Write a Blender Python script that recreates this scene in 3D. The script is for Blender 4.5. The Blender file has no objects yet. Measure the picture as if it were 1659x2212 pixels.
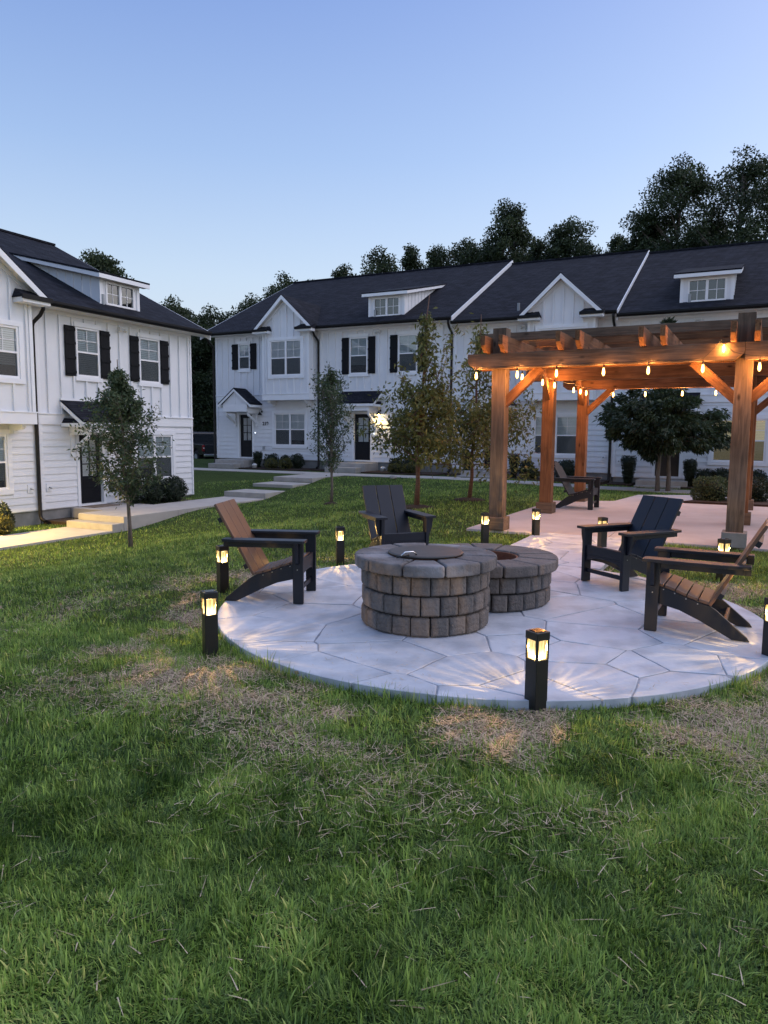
import bpy, bmesh, math, random
import numpy as np
from mathutils import Vector, Matrix
SC = bpy.context.scene
COL = SC.collection
R = math.radians
random.seed(7)
# ------------------------------------------------------------------ camera
cam_d = bpy.data.cameras.new('camera'); cam = bpy.data.objects.new('camera', cam_d); COL.objects.link(cam)
cam_d.sensor_fit = 'HORIZONTAL'; cam_d.sensor_width = 36.0; cam_d.lens = 36.0*1550/1659
cam_d.clip_start = 0.05; cam_d.clip_end = 2000
PITCH, ROLL, CAMH = R(6.218), R(0.47), 1.52
fwd = Vector((0, math.cos(PITCH), -math.sin(PITCH)))
rt0 = Vector((1, 0, 0)); up0 = Vector((0, math.sin(PITCH), math.cos(PITCH)))
rt = rt0*math.cos(ROLL) + up0*math.sin(ROLL)
up = -rt0*math.sin(ROLL) + up0*math.cos(ROLL)
m = Matrix((rt, up, -fwd)).transposed().to_4x4(); m.translation = (0, 0, CAMH)
cam.matrix_world = m
SC.camera = cam
# ------------------------------------------------------------------ sky, sun, exposure
SUN_AZ = 78.0      # degrees clockwise from the viewing direction (to the right, out of frame)
SUN_EL = 42.0
SC.world = bpy.data.worlds.new('World'); SC.world.use_nodes = True
wn = SC.world.node_tree; wn.nodes.clear()
sky = wn.nodes.new('ShaderNodeTexSky'); sky.sky_type = 'NISHITA'; sky.sun_disc = False
sky.sun_elevation = R(SUN_EL); sky.sun_rotation = R(SUN_AZ)
sky.altitude = 100; sky.air_density = 1.4; sky.dust_density = 3.5; sky.ozone_density = 7.0
bg = wn.nodes.new('ShaderNodeBackground'); bg.inputs['Strength'].default_value = 0.142
wo = wn.nodes.new('ShaderNodeOutputWorld')
tint = wn.nodes.new('ShaderNodeMixRGB'); tint.blend_type = 'MULTIPLY'; tint.inputs[0].default_value = 1.0
tint.inputs[2].default_value = (1.15, 0.94, 0.82, 1)
wn.links.new(sky.outputs[0], tint.inputs[1]); # half of the light is an even dusk gradient by elevation (same all round)
wtc = wn.nodes.new('ShaderNodeTexCoord'); wsp = wn.nodes.new('ShaderNodeSeparateXYZ'); wn.links.new(wtc.outputs['Generated'], wsp.inputs[0])
wrp = wn.nodes.new('ShaderNodeValToRGB'); wel = wrp.color_ramp.elements
SKYK = 3.5
for i_, (p_, c_) in enumerate([(0.0, (.86,.90,.97)), (.20, (.62,.76,.95)), (.34, (.36,.53,.88)), (.52, (.15,.28,.72)), (1.0, (.15,.28,.68))]):
    e_ = wel[i_] if i_ < 2 else wel.new(p_)
    e_.position = p_; e_.color = (*c_, 1)
wel[1].position = .20
wn.links.new(wsp.outputs['Z'], wrp.inputs[0])
wsc = wn.nodes.new('ShaderNodeMixRGB'); wsc.blend_type = 'MULTIPLY'; wsc.inputs[0].default_value = 1; wsc.inputs[2].default_value = (SKYK, SKYK, SKYK, 1)
wn.links.new(wrp.outputs[0], wsc.inputs[1])
wmx = wn.nodes.new('ShaderNodeMixRGB'); wmx.inputs[0].default_value = .62
wn.links.new(tint.outputs[0], wmx.inputs[1]); wn.links.new(wsc.outputs[0], wmx.inputs[2]); wn.links.new(wmx.outputs[0], bg.inputs['Color']); wn.links.new(bg.outputs[0], wo.inputs['Surface'])
sun_d = bpy.data.lights.new('sun', 'SUN'); sun = bpy.data.objects.new('sun', sun_d); COL.objects.link(sun)
sun_d.energy = 0.6; sun_d.angle = R(140); sun_d.color = (0.90, 0.94, 1.0)
sd = Vector((math.sin(R(SUN_AZ))*math.cos(R(SUN_EL)), math.cos(R(SUN_AZ))*math.cos(R(SUN_EL)), math.sin(R(SUN_EL))))
sun.rotation_euler = sd.to_track_quat('Z', 'Y').to_euler()
SC.view_settings.view_transform = 'Standard'; SC.view_settings.look = 'None'
SC.view_settings.exposure = 1.0; SC.view_settings.gamma = 1.0
SC.render.engine = 'CYCLES'
SC.cycles.max_bounces = 8; SC.cycles.transparent_max_bounces = 16; SC.cycles.caustics_reflective = False
SC.cycles.caustics_refractive = False; SC.cycles.use_denoising = True; SC.cycles.sample_clamp_indirect = 4.0

# ------------------------------------------------------------------ helpers
SITE = R(-26.5); cS, sS = math.cos(R(26.5)), math.sin(R(26.5))
def W(u, v): return (u*cS + v*sS, -u*sS + v*cS)
def S(x, y): return (x*cS - y*sS, x*sS + y*cS)

class MB:
    def __init__(s): s.v = []; s.f = []
    def box(s, x0, x1, y0, y1, z0, z1):
        n = len(s.v)
        s.v += [(x0,y0,z0),(x1,y0,z0),(x1,y1,z0),(x0,y1,z0),(x0,y0,z1),(x1,y0,z1),(x1,y1,z1),(x0,y1,z1)]
        s.f += [tuple(n+i for i in q) for q in ((0,3,2,1),(4,5,6,7),(0,1,5,4),(1,2,6,5),(2,3,7,6),(3,0,4,7))]
        return s
    def hexa(s, pts):
        n = len(s.v); s.v += [tuple(p) for p in pts]
        s.f += [tuple(n+i for i in q) for q in ((0,3,2,1),(4,5,6,7),(0,1,5,4),(1,2,6,5),(2,3,7,6),(3,0,4,7))]
        return s
    def face(s, pts):
        n = len(s.v); s.v += [tuple(p) for p in pts]; s.f.append(tuple(range(n, n+len(pts)))); return s
    def prism(s, poly, a, b, axis='x'):
        """poly: list of 2D points; extruded from a to b along axis"""
        def P(p, t):
            return {'x': (t, p[0], p[1]), 'y': (p[0], t, p[1]), 'z': (p[0], p[1], t)}[axis]
        n = len(s.v); k = len(poly)
        s.v += [P(p, a) for p in poly] + [P(p, b) for p in poly]
        s.f.append(tuple(n+i for i in range(k))[::-1]); s.f.append(tuple(n+k+i for i in range(k)))
        for i in range(k):
            j = (i+1) % k; s.f.append((n+i, n+j, n+k+j, n+k+i))
        return s
    def slab(s, pts, t):
        """polygon in 3D thickened downward along its normal by t"""
        a, b, c = Vector(pts[0]), Vector(pts[1]), Vector(pts[2])
        nn = (b-a).cross(c-a).normalized()
        if nn.z < 0: nn = -nn
        n = len(s.v); k = len(pts)
        s.v += [tuple(p) for p in pts] + [tuple(Vector(p)-nn*t) for p in pts]
        s.f.append(tuple(n+i for i in range(k))); s.f.append(tuple(n+k+i for i in range(k))[::-1])
        for i in range(k):
            j = (i+1) % k; s.f.append((n+i, n+k+i, n+k+j, n+j))
        return s
    def tube(s, path, r, n=8, cap=True):
        path = [Vector(p) for p in path]; base = len(s.v); m_ = len(path)
        rr = r if isinstance(r, (list, tuple)) else [r]*m_
        ref = None
        for i, p in enumerate(path):
            d = (path[min(i+1, m_-1)] - path[max(i-1, 0)]).normalized()
            if ref is None: ref = Vector((0,0,1)) if abs(d.z) < .9 else Vector((1,0,0))
            a = d.cross(ref).normalized(); b = d.cross(a).normalized(); ref = -b if False else ref
            for k in range(n):
                t = 2*math.pi*k/n
                s.v.append(tuple(p + (a*math.cos(t) + b*math.sin(t))*rr[i]))
        for i in range(m_-1):
            for k in range(n):
                j = (k+1) % n
                s.f.append((base+i*n+k, base+i*n+j, base+(i+1)*n+j, base+(i+1)*n+k))
        if cap:
            s.f.append(tuple(base+k for k in range(n))[::-1]); s.f.append(tuple(base+(m_-1)*n+k for k in range(n)))
        return s
    def lathe(s, prof, n=24, c=(0,0)):
        base = len(s.v); k = len(prof)
        for r_, z in prof:
            for i in range(n):
                t = 2*math.pi*i/n; s.v.append((c[0]+r_*math.cos(t), c[1]+r_*math.sin(t), z))
        for q in range(k-1):
            for i in range(n):
                j = (i+1) % n
                s.f.append((base+q*n+i, base+q*n+j, base+(q+1)*n+j, base+(q+1)*n+i))
        s.f.append(tuple(base+i for i in range(n))[::-1]); s.f.append(tuple(base+(k-1)*n+i for i in range(n)))
        return s
    def mesh(s, name):
        me = bpy.data.meshes.new(name); me.from_pydata(s.v, [], s.f); me.update()
        return me
    def build(s, name, mat, parent=None, smooth=False, bevel=0, seg=2, loc=None, rot=None, fixn=True):
        me = s.mesh(name)
        if fixn:
            bm = bmesh.new(); bm.from_mesh(me); bmesh.ops.recalc_face_normals(bm, faces=bm.faces); bm.to_mesh(me); bm.free()
        return link(name, me, mat, parent, smooth, bevel, seg, loc, rot)

def link(name, me, mat, parent=None, smooth=False, bevel=0, seg=2, loc=None, rot=None):
    o = bpy.data.objects.new(name, me); COL.objects.link(o)
    if mat is not None and len(me.materials) == 0: me.materials.append(mat)
    if smooth: me.polygons.foreach_set('use_smooth', [True]*len(me.polygons))
    if parent is not None: o.parent = parent
    if loc is not None: o.location = loc
    if rot is not None: o.rotation_euler = rot
    if bevel:
        b = o.modifiers.new('bevel', 'BEVEL'); b.width = bevel; b.segments = seg; b.limit_method = 'ANGLE'; b.angle_limit = R(35)
    return o

def tag(o, label=None, cat=None, group=None, kind=None):
    if label: o['label'] = label
    if cat: o['category'] = cat
    if group: o['group'] = group
    if kind: o['kind'] = kind
    return o

def empty(name, loc=(0,0,0), rz=0.0):
    o = bpy.data.objects.new(name, None); COL.objects.link(o); o.location = loc; o.rotation_euler = (0,0,rz)
    o.empty_display_size = .2
    return o

def copy_tree(o, parent=None):
    c = o.copy(); COL.objects.link(c); c.parent = parent
    for ch in list(o.children): copy_tree(ch, c)
    return c

def fast_mesh(name, V, F, attrs=None):
    me = bpy.data.meshes.new(name)
    V = np.ascontiguousarray(V, dtype=np.float32); F = np.ascontiguousarray(F, dtype=np.int32)
    nf, k = F.shape
    me.vertices.add(len(V)); me.vertices.foreach_set('co', V.ravel())
    me.loops.add(nf*k); me.loops.foreach_set('vertex_index', F.ravel())
    me.polygons.add(nf); me.polygons.foreach_set('loop_start', np.arange(0, nf*k, k, dtype=np.int32))
    me.polygons.foreach_set('loop_total', np.full(nf, k, dtype=np.int32))
    for an, arr in (attrs or {}).items():
        a = me.attributes.new(an, 'FLOAT', 'POINT'); a.data.foreach_set('value', np.ascontiguousarray(arr, dtype=np.float32))
    me.update(calc_edges=True)
    return me

def vnoise(x, y, scale, seed=0):
    rs = np.random.RandomState(seed); T = rs.rand(256, 256)
    x = np.asarray(x)*scale; y = np.asarray(y)*scale
    xi = np.floor(x).astype(int); yi = np.floor(y).astype(int); fx = x-xi; fy = y-yi
    fx = fx*fx*(3-2*fx); fy = fy*fy*(3-2*fy)
    g = lambda a, b: T[a % 256, b % 256]
    return (g(xi,yi)*(1-fx)+g(xi+1,yi)*fx)*(1-fy) + (g(xi,yi+1)*(1-fx)+g(xi+1,yi+1)*fx)*fy

# ------------------------------------------------------------------ materials
def nmat(name):
    mt = bpy.data.materials.new(name); mt.use_nodes = True
    nt = mt.node_tree; return mt, nt, nt.nodes['Principled BSDF'], nt.nodes, nt.links

def surf(name, c1, c2=None, rough=0.7, scale=6.0, detail=6, stretch=(1,1,1), bump=0.0, bscale=None, spec=0.5,
         metal=0.0, objrand=0.0, c3=None, scale3=1.2):
    """two-tone noise colour with fine relief"""
    mt, nt, P, N, L = nmat(name)
    P.inputs['Roughness'].default_value = rough; P.inputs['Metallic'].default_value = metal
    P.inputs['Specular IOR Level'].default_value = spec
    tc = N.new('ShaderNodeTexCoord'); mp = N.new('ShaderNodeMapping'); mp.inputs['Scale'].default_value = stretch
    L.new(tc.outputs['Object'], mp.inputs['Vector'])
    if c2 is None: c2 = tuple(c*.85 for c in c1)
    no = N.new('ShaderNodeTexNoise'); no.inputs['Scale'].default_value = scale; no.inputs['Detail'].default_value = detail
    no.inputs['Roughness'].default_value = .65
    L.new(mp.outputs[0], no.inputs['Vector'])
    rp = N.new('ShaderNodeValToRGB'); rp.color_ramp.elements[0].position = .33; rp.color_ramp.elements[1].position = .67
    rp.color_ramp.elements[0].color = (*c2, 1); rp.color_ramp.elements[1].color = (*c1, 1)
    L.new(no.outputs['Fac'], rp.inputs[0]); out = rp.outputs[0]
    if c3 is not None:
        n3 = N.new('ShaderNodeTexNoise'); n3.inputs['Scale'].default_value = scale3; n3.inputs['Detail'].default_value = 4
        L.new(mp.outputs[0], n3.inputs['Vector'])
        r3 = N.new('ShaderNodeValToRGB'); r3.color_ramp.elements[0].position = .45; r3.color_ramp.elements[1].position = .7
        L.new(n3.outputs['Fac'], r3.inputs[0])
        mx = N.new('ShaderNodeMixRGB'); L.new(r3.outputs[0], mx.inputs[0]); L.new(out, mx.inputs[1]); mx.inputs[2].default_value = (*c3, 1)
        out = mx.outputs[0]
    if objrand:
        oi = N.new('ShaderNodeObjectInfo'); mr = N.new('ShaderNodeMapRange')
        mr.inputs['To Min'].default_value = 1-objrand; mr.inputs['To Max'].default_value = 1+objrand
        L.new(oi.outputs['Random'], mr.inputs['Value'])
        hs = N.new('ShaderNodeHueSaturation'); L.new(mr.outputs[0], hs.inputs['Value']); L.new(out, hs.inputs['Color']); out = hs.outputs[0]
    L.new(out, P.inputs['Base Color'])
    if bump:
        bn = N.new('ShaderNodeTexNoise'); bn.inputs['Scale'].default_value = bscale or scale*4; bn.inputs['Detail'].default_value = 5
        L.new(mp.outputs[0], bn.inputs['Vector'])
        b = N.new('ShaderNodeBump'); b.inputs['Strength'].default_value = bump; b.inputs['Distance'].default_value = .02
        L.new(bn.outputs['Fac'], b.inputs['Height']); L.new(b.outputs[0], P.inputs['Normal'])
    return mt

def emis(name, col, strength):
    mt, nt, P, N, L = nmat(name)
    P.inputs['Base Color'].default_value = (*col, 1); P.inputs['Emission Color'].default_value = (*col, 1)
    P.inputs['Emission Strength'].default_value = strength
    return mt

def leafmat(name, c_dark, c_light, trans=.25, yellow=None, rough=.5):
    mt, nt, P, N, L = nmat(name)
    at = N.new('ShaderNodeAttribute'); at.attribute_name = 'tint'
    rp = N.new('ShaderNodeValToRGB'); rp.color_ramp.elements[0].color = (*c_dark, 1); rp.color_ramp.elements[1].color = (*c_light, 1)
    if yellow is not None:
        e = rp.color_ramp.elements.new(.93); e.color = (*c_light, 1); rp.color_ramp.elements[2].color = (*yellow, 1)
    L.new(at.outputs['Fac'], rp.inputs[0]); L.new(rp.outputs[0], P.inputs['Base Color'])
    P.inputs['Roughness'].default_value = rough; P.inputs['Specular IOR Level'].default_value = .35
    tr = N.new('ShaderNodeBsdfTranslucent'); L.new(rp.outputs[0], tr.inputs['Color'])
    mx = N.new('ShaderNodeMixShader'); mx.inputs[0].default_value = trans
    L.new(P.outputs[0], mx.inputs[1]); L.new(tr.outputs[0], mx.inputs[2])
    L.new(mx.outputs[0], N['Material Output'].inputs['Surface'])
    return mt

def glassmat(name, tint=(1,1,1), gloss=.12, rough=.02):
    mt, nt, P, N, L = nmat(name)
    tr = N.new('ShaderNodeBsdfTransparent'); tr.inputs['Color'].default_value = (*tint, 1)
    gl = N.new('ShaderNodeBsdfGlossy'); gl.inputs['Roughness'].default_value = rough; gl.inputs['Color'].default_value = (1,1,1,1)
    fr = N.new('ShaderNodeFresnel'); fr.inputs['IOR'].default_value = 1.5
    ad = N.new('ShaderNodeMath'); ad.operation = 'ADD'; ad.inputs[1].default_value = gloss; ad.use_clamp = True
    L.new(fr.outputs[0], ad.inputs[0])
    mx = N.new('ShaderNodeMixShader'); L.new(ad.outputs[0], mx.inputs[0]); L.new(tr.outputs[0], mx.inputs[1]); L.new(gl.outputs[0], mx.inputs[2])
    L.new(mx.outputs[0], N['Material Output'].inputs['Surface'])
    return mt

def screenmat(name):
    mt, nt, P, N, L = nmat(name)
    P.inputs['Base Color'].default_value = (.03,.035,.04,1); P.inputs['Roughness'].default_value = .8
    tr = N.new('ShaderNodeBsdfTransparent')
    mx = N.new('ShaderNodeMixShader'); mx.inputs[0].default_value = .58
    L.new(tr.outputs[0], mx.inputs[1]); L.new(P.outputs[0], mx.inputs[2]); L.new(mx.outputs[0], N['Material Output'].inputs['Surface'])
    return mt

def shingles(name):
    mt, nt, P, N, L = nmat(name)
    tc = N.new('ShaderNodeTexCoord'); sp = N.new('ShaderNodeSeparateXYZ'); L.new(tc.outputs['Object'], sp.inputs[0])
    a = N.new('ShaderNodeMath'); a.operation = 'ADD'; L.new(sp.outputs['X'], a.inputs[0]); L.new(sp.outputs['Y'], a.inputs[1])
    b = N.new('ShaderNodeMath'); b.operation = 'MULTIPLY'; b.inputs[1].default_value = 2.3; L.new(sp.outputs['Z'], b.inputs[0])
    cb = N.new('ShaderNodeCombineXYZ'); L.new(a.outputs[0], cb.inputs[0]); L.new(b.outputs[0], cb.inputs[1])
    br = N.new('ShaderNodeTexBrick'); br.inputs['Scale'].default_value = 1.0
    br.inputs['Brick Width'].default_value = .33; br.inputs['Row Height'].default_value = .14; br.inputs['Mortar Size'].default_value = .012
    br.inputs['Color1'].default_value = (.013,.014,.020,1); br.inputs['Color2'].default_value = (.026,.028,.038,1); br.inputs['Mortar'].default_value = (.005,.005,.007,1)
    L.new(cb.outputs[0], br.inputs['Vector'])
    no = N.new('ShaderNodeTexNoise'); no.inputs['Scale'].default_value = 3.0; no.inputs['Detail'].default_value = 8; L.new(tc.outputs['Object'], no.inputs['Vector'])
    mr = N.new('ShaderNodeMapRange'); mr.inputs['From Min'].default_value = .3; mr.inputs['From Max'].default_value = .7; mr.inputs['To Min'].default_value = .75; mr.inputs['To Max'].default_value = 1.25; L.new(no.outputs['Fac'], mr.inputs['Value'])
    hs = N.new('ShaderNodeHueSaturation'); L.new(br.outputs['Color'], hs.inputs['Color']); L.new(mr.outputs[0], hs.inputs['Value'])
    L.new(hs.outputs[0], P.inputs['Base Color']); P.inputs['Roughness'].default_value = .9; P.inputs['Specular IOR Level'].default_value = .12
    bp = N.new('ShaderNodeBump'); bp.inputs['Strength'].default_value = .6; bp.inputs['Distance'].default_value = .02
    iv = N.new('ShaderNodeMath'); iv.operation = 'SUBTRACT'; iv.inputs[0].default_value = 1; L.new(br.outputs['Fac'], iv.inputs[1])
    L.new(iv.outputs[0], bp.inputs['Height']); L.new(bp.outputs[0], P.inputs['Normal'])
    return mt

def woodmat(name, c_a, c_b, c_knot):
    """grain along the object's own x axis, knots, weathering"""
    mt, nt, P, N, L = nmat(name)
    tc = N.new('ShaderNodeTexCoord'); oi = N.new('ShaderNodeObjectInfo')
    off = N.new('ShaderNodeVectorMath'); off.operation = 'ADD'; L.new(tc.outputs['Object'], off.inputs[0])
    ml = N.new('ShaderNodeMath'); ml.operation = 'MULTIPLY'; ml.inputs[1].default_value = 37; L.new(oi.outputs['Random'], ml.inputs[0])
    L.new(ml.outputs[0], off.inputs[1])
    mp = N.new('ShaderNodeMapping'); mp.inputs['Scale'].default_value = (.9, 14, 14); L.new(off.outputs[0], mp.inputs['Vector'])
    g = N.new('ShaderNodeTexNoise'); g.inputs['Scale'].default_value = 2.2; g.inputs['Detail'].default_value = 8; g.inputs['Distortion'].default_value = .9; L.new(mp.outputs[0], g.inputs['Vector'])
    rp = N.new('ShaderNodeValToRGB'); rp.color_ramp.elements[0].position = .32; rp.color_ramp.elements[1].position = .68
    rp.color_ramp.elements[0].color = (*c_b, 1); rp.color_ramp.elements[1].color = (*c_a, 1); L.new(g.outputs['Fac'], rp.inputs[0])
    w = N.new('ShaderNodeTexNoise'); w.inputs['Scale'].default_value = 1.6; w.inputs['Detail'].default_value = 5; L.new(off.outputs[0], w.inputs['Vector'])
    mr = N.new('ShaderNodeMapRange'); mr.inputs['From Min'].default_value = .3; mr.inputs['From Max'].default_value = .7
    mr.inputs['To Min'].default_value = .55; mr.inputs['To Max'].default_value = 1.25; L.new(w.outputs['Fac'], mr.inputs['Value'])
    hs = N.new('ShaderNodeHueSaturation'); L.new(rp.outputs[0], hs.inputs['Color']); L.new(mr.outputs[0], hs.inputs['Value'])
    vo = N.new('ShaderNodeTexVoronoi'); vo.inputs['Scale'].default_value = 1.0
    mp2 = N.new('ShaderNodeMapping'); mp2.inputs['Scale'].default_value = (2.6, 6, 6); L.new(off.outputs[0], mp2.inputs['Vector']); L.new(mp2.outputs[0], vo.inputs['Vector'])
    kr = N.new('ShaderNodeValToRGB'); kr.color_ramp.elements[0].position = .05; kr.color_ramp.elements[1].position = .16
    kr.color_ramp.elements[0].color = (1,1,1,1); kr.color_ramp.elements[1].color = (0,0,0,1); L.new(vo.outputs['Distance'], kr.inputs[0])
    mx = N.new('ShaderNodeMixRGB'); L.new(kr.outputs[0], mx.inputs[0]); L.new(hs.outputs[0], mx.inputs[1]); mx.inputs[2].default_value = (*c_knot, 1)
    L.new(mx.outputs[0], P.inputs['Base Color']); P.inputs['Roughness'].default_value = .8; P.inputs['Specular IOR Level'].default_value = .25
    bp = N.new('ShaderNodeBump'); bp.inputs['Strength'].default_value = .5; bp.inputs['Distance'].default_value = .006
    L.new(g.outputs['Fac'], bp.inputs['Height']); L.new(bp.outputs[0], P.inputs['Normal'])
    return mt

M = {}
M['siding'] = surf('white_siding', (.77,.785,.81), (.72,.735,.76), .55, 3, bump=.06, bscale=60, objrand=.025)
M['batten_wall'] = surf('white_board', (.77,.785,.81), (.73,.745,.77), .55, 2, bump=.05, bscale=50)
M['trim'] = surf('white_trim', (.82,.835,.86), (.79,.805,.83), .45, 3)
M['vinyl'] = surf('window_vinyl', (.85,.85,.86), (.83,.83,.84), .35, 3)
M['soffit'] = surf('soffit_white', (.74,.72,.70), (.70,.68,.66), .6, 4)
M['shutter'] = surf('shutter_black', (.012,.013,.016), (.008,.009,.011), .65, 5, stretch=(6,1,1), spec=.15)
M['door'] = surf('door_black', (.007,.008,.012), (.005,.006,.009), .4, 4, spec=.25)
M['door_brown'] = surf('door_brown', (.035,.020,.015), (.022,.013,.010), .4, 4)
M['roof'] = shingles('asphalt_shingle')
M['gutter'] = surf('gutter_black', (.008,.008,.009), (.006,.006,.007), .5, 5, spec=.2)
M['downspout'] = surf('downspout_bronze', (.016,.013,.012), (.010,.009,.008), .45, 5, spec=.3)
M['foundation'] = surf('foundation_concrete', (.26,.26,.25), (.18,.18,.17), .9, 4, bump=.2)
M['step'] = surf('step_concrete', (.42,.40,.37), (.32,.30,.28), .9, 3, bump=.15, bscale=50)
M['path'] = surf('path_concrete', (.46,.43,.40), (.38,.355,.33), .9, 2.5, bump=.12, bscale=60)
M['deck'] = surf('deck_concrete', (.52,.475,.46), (.45,.405,.39), .85, 1.8, bump=.1, bscale=70, c3=(.39,.345,.33), scale3=.7)
M['flag'] = surf('stamped_concrete', (.53,.565,.625), (.44,.47,.525), .6, 2.6, bump=.5, bscale=9, objrand=.06, c3=(.32,.345,.39), scale3=3.4)
M['joint'] = surf('stamped_joint', (.31,.33,.37), (.21,.225,.26), .9, 12)
M['block'] = surf('retaining_block', (.195,.174,.160), (.105,.092,.085), .95, 9, bump=1.0, bscale=42, objrand=.16, c3=(.105,.103,.105), scale3=5)
M['cap'] = surf('cap_stone', (.150,.140,.138), (.095,.088,.086), .9, 7, bump=.6, bscale=40, objrand=.1, c3=(.26,.26,.275), scale3=2.4)
M['cap2'] = surf('cap_stone_plain', (.165,.142,.130), (.11,.095,.086), .9, 7, bump=.6, bscale=40, objrand=.1)
M['steel'] = surf('steel_lid', (.060,.055,.052), (.040,.037,.035), .55, 3, metal=.4, bump=.05)
M['rust'] = surf('rusty_liner', (.22,.075,.03), (.12,.04,.02), .7, 8, bump=.3)
M['chrome'] = surf('bright_steel', (.7,.7,.72), (.6,.6,.62), .2, 3, metal=1.0)
M['ash'] = surf('ash_bed', (.05,.048,.046), (.025,.024,.023), 1, 20, bump=.5)
M['poly'] = surf('black_poly_lumber', (.0062,.0088,.0165), (.0052,.0074,.0135), .42, 2.5, stretch=(1,1,1), bump=.04, bscale=120, spec=.45)
M['poly_brown'] = surf('brown_poly_lumber', (.125,.066,.040), (.100,.053,.033), .40, 2.5, bump=.04, bscale=120, spec=.6)
M['bolt'] = surf('bolt_steel', (.5,.5,.5), (.4,.4,.4), .3, 3, metal=1.0)
M['wood'] = woodmat('cedar_timber', (.25,.120,.056), (.125,.058,.029), (.045,.020,.010))
M['woodgrey'] = woodmat('weathered_timber', (.205,.142,.098), (.098,.070,.052), (.045,.032,.024))
M['bollard'] = surf('bollard_black', (.012,.012,.012), (.008,.008,.008), .4, 5)
M['solar'] = surf('solar_cell', (.02,.012,.010), (.012,.010,.012), .12, 5)
M['cable'] = surf('cable_black', (.012,.011,.010), None, .5, 5)
M['mulch'] = surf('mulch', (.060,.036,.024), (.022,.014,.010), 1, 22, bump=1.0, bscale=50)
M['bark'] = surf('bark', (.20,.17,.145), (.09,.075,.064), .95, 6, stretch=(4,4,.7), bump=.6, bscale=14)
M['bark_red'] = surf('cherry_bark', (.16,.085,.055), (.075,.045,.033), .8, 6, stretch=(1,1,9), bump=.4, bscale=10)
M['glass'] = glassmat('window_glass', (.84,.91,.93), .07)
M['glass_door'] = glassmat('door_glass', (.94,.96,.97), .03)
M['screen'] = screenmat('insect_screen')
M['blind'] = surf('blind_white', (.82,.84,.85), (.78,.80,.81), .6, 3)
M['blind_warm'] = emis('lit_blind', (.9,.74,.42), .10)
M['room'] = surf('unlit_room_shade', (.02,.024,.026), (.015,.017,.02), .9, 2)  # near-black colour carries the shade of the unlit interiors
M['number'] = surf('number_black', (.01,.01,.012), None, .4, 3)
M['box_grey'] = surf('utility_grey', (.33,.35,.36), (.28,.30,.31), .5, 3)
M['ledwhite'] = emis('bell_led', (.8,.9,1), 3)
M['mat'] = surf('coir_mat', (.25,.20,.15), (.10,.075,.06), 1, 30, stretch=(1,3,1))
M['paint_truck'] = surf('truck_paint', (.012,.014,.018), (.010,.011,.014), .25, 2, spec=.6)
M['tyre'] = surf('tyre', (.012,.012,.012), None, .9, 9)
M['red_lens'] = surf('tail_lens', (.32,.012,.02), (.22,.008,.015), .2, 4)
M['truckglass'] = surf('truck_glass', (.012,.015,.018), None, .08, 3)
M['white_cap'] = surf('white_plastic', (.75,.75,.73), (.65,.65,.63), .5, 4)
M['stone'] = surf('field_stone', (.35,.33,.31), (.22,.21,.20), .95, 5, bump=.6)
M['bulb_on'] = emis('bulb_filament', (1.0,.50,.14), 90)
def amber():
    mt, nt, P, N, L = nmat('amber_globe')
    tr = N.new('ShaderNodeBsdfTransparent'); tr.inputs['Color'].default_value = (1,.85,.6,1)
    em = N.new('ShaderNodeEmission'); em.inputs['Color'].default_value = (1,.52,.14,1); em.inputs['Strength'].default_value = 5.0
    mx = N.new('ShaderNodeMixShader'); mx.inputs[0].default_value = .45
    L.new(tr.outputs[0], mx.inputs[1]); L.new(em.outputs[0], mx.inputs[2]); L.new(mx.outputs[0], N['Material Output'].inputs['Surface'])
    return mt
M['bulb_globe'] = amber()
def fluted():
    mt, nt, P, N, L = nmat('lit_bubble_glass')
    tc = N.new('ShaderNodeTexCoord'); mp = N.new('ShaderNodeMapping'); mp.inputs['Scale'].default_value = (90,90,9); L.new(tc.outputs['Object'], mp.inputs[0])
    no = N.new('ShaderNodeTexNoise'); no.inputs['Scale'].default_value = 1; no.inputs['Detail'].default_value = 4; L.new(mp.outputs[0], no.inputs['Vector'])
    mr = N.new('ShaderNodeMapRange'); mr.inputs['From Min'].default_value = .35; mr.inputs['From Max'].default_value = .7
    mr.inputs['To Min'].default_value = .35; mr.inputs['To Max'].default_value = 3.0; L.new(no.outputs['Fac'], mr.inputs['Value'])
    em = N.new('ShaderNodeEmission'); em.inputs['Color'].default_value = (1,.72,.30,1); sp = N.new('ShaderNodeSeparateXYZ'); L.new(tc.outputs['Object'], sp.inputs[0])
    mz = N.new('ShaderNodeMapRange'); mz.inputs['From Min'].default_value = .286; mz.inputs['From Max'].default_value = .345
    mz.inputs['To Min'].default_value = 2.6; mz.inputs['To Max'].default_value = .42; L.new(sp.outputs['Z'], mz.inputs['Value'])
    mm = N.new('ShaderNodeMath'); mm.operation = 'MULTIPLY'; L.new(mr.outputs[0], mm.inputs[0]); L.new(mz.outputs[0], mm.inputs[1]); L.new(mm.outputs[0], em.inputs['Strength'])
    tr = N.new('ShaderNodeBsdfTransparent'); tr.inputs['Color'].default_value = (1,.95,.85,1)
    mx = N.new('ShaderNodeMixShader'); mx.inputs[0].default_value = .4
    L.new(tr.outputs[0], mx.inputs[1]); L.new(em.outputs[0], mx.inputs[2]); L.new(mx.outputs[0], N['Material Output'].inputs['Surface'])
    return mt
M['fluted'] = fluted()
M['led'] = emis('led_warm', (1,.74,.34), 30)
M['lamp_on'] = emis('lamp_bulb', (1,.72,.30), 40)
M['lamp_metal'] = surf('barn_lamp_black', (.012,.011,.011), None, .35, 3)
M['leaf_maple'] = leafmat('maple_leaf', (.034,.060,.030), (.110,.155,.075), .3)
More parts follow.
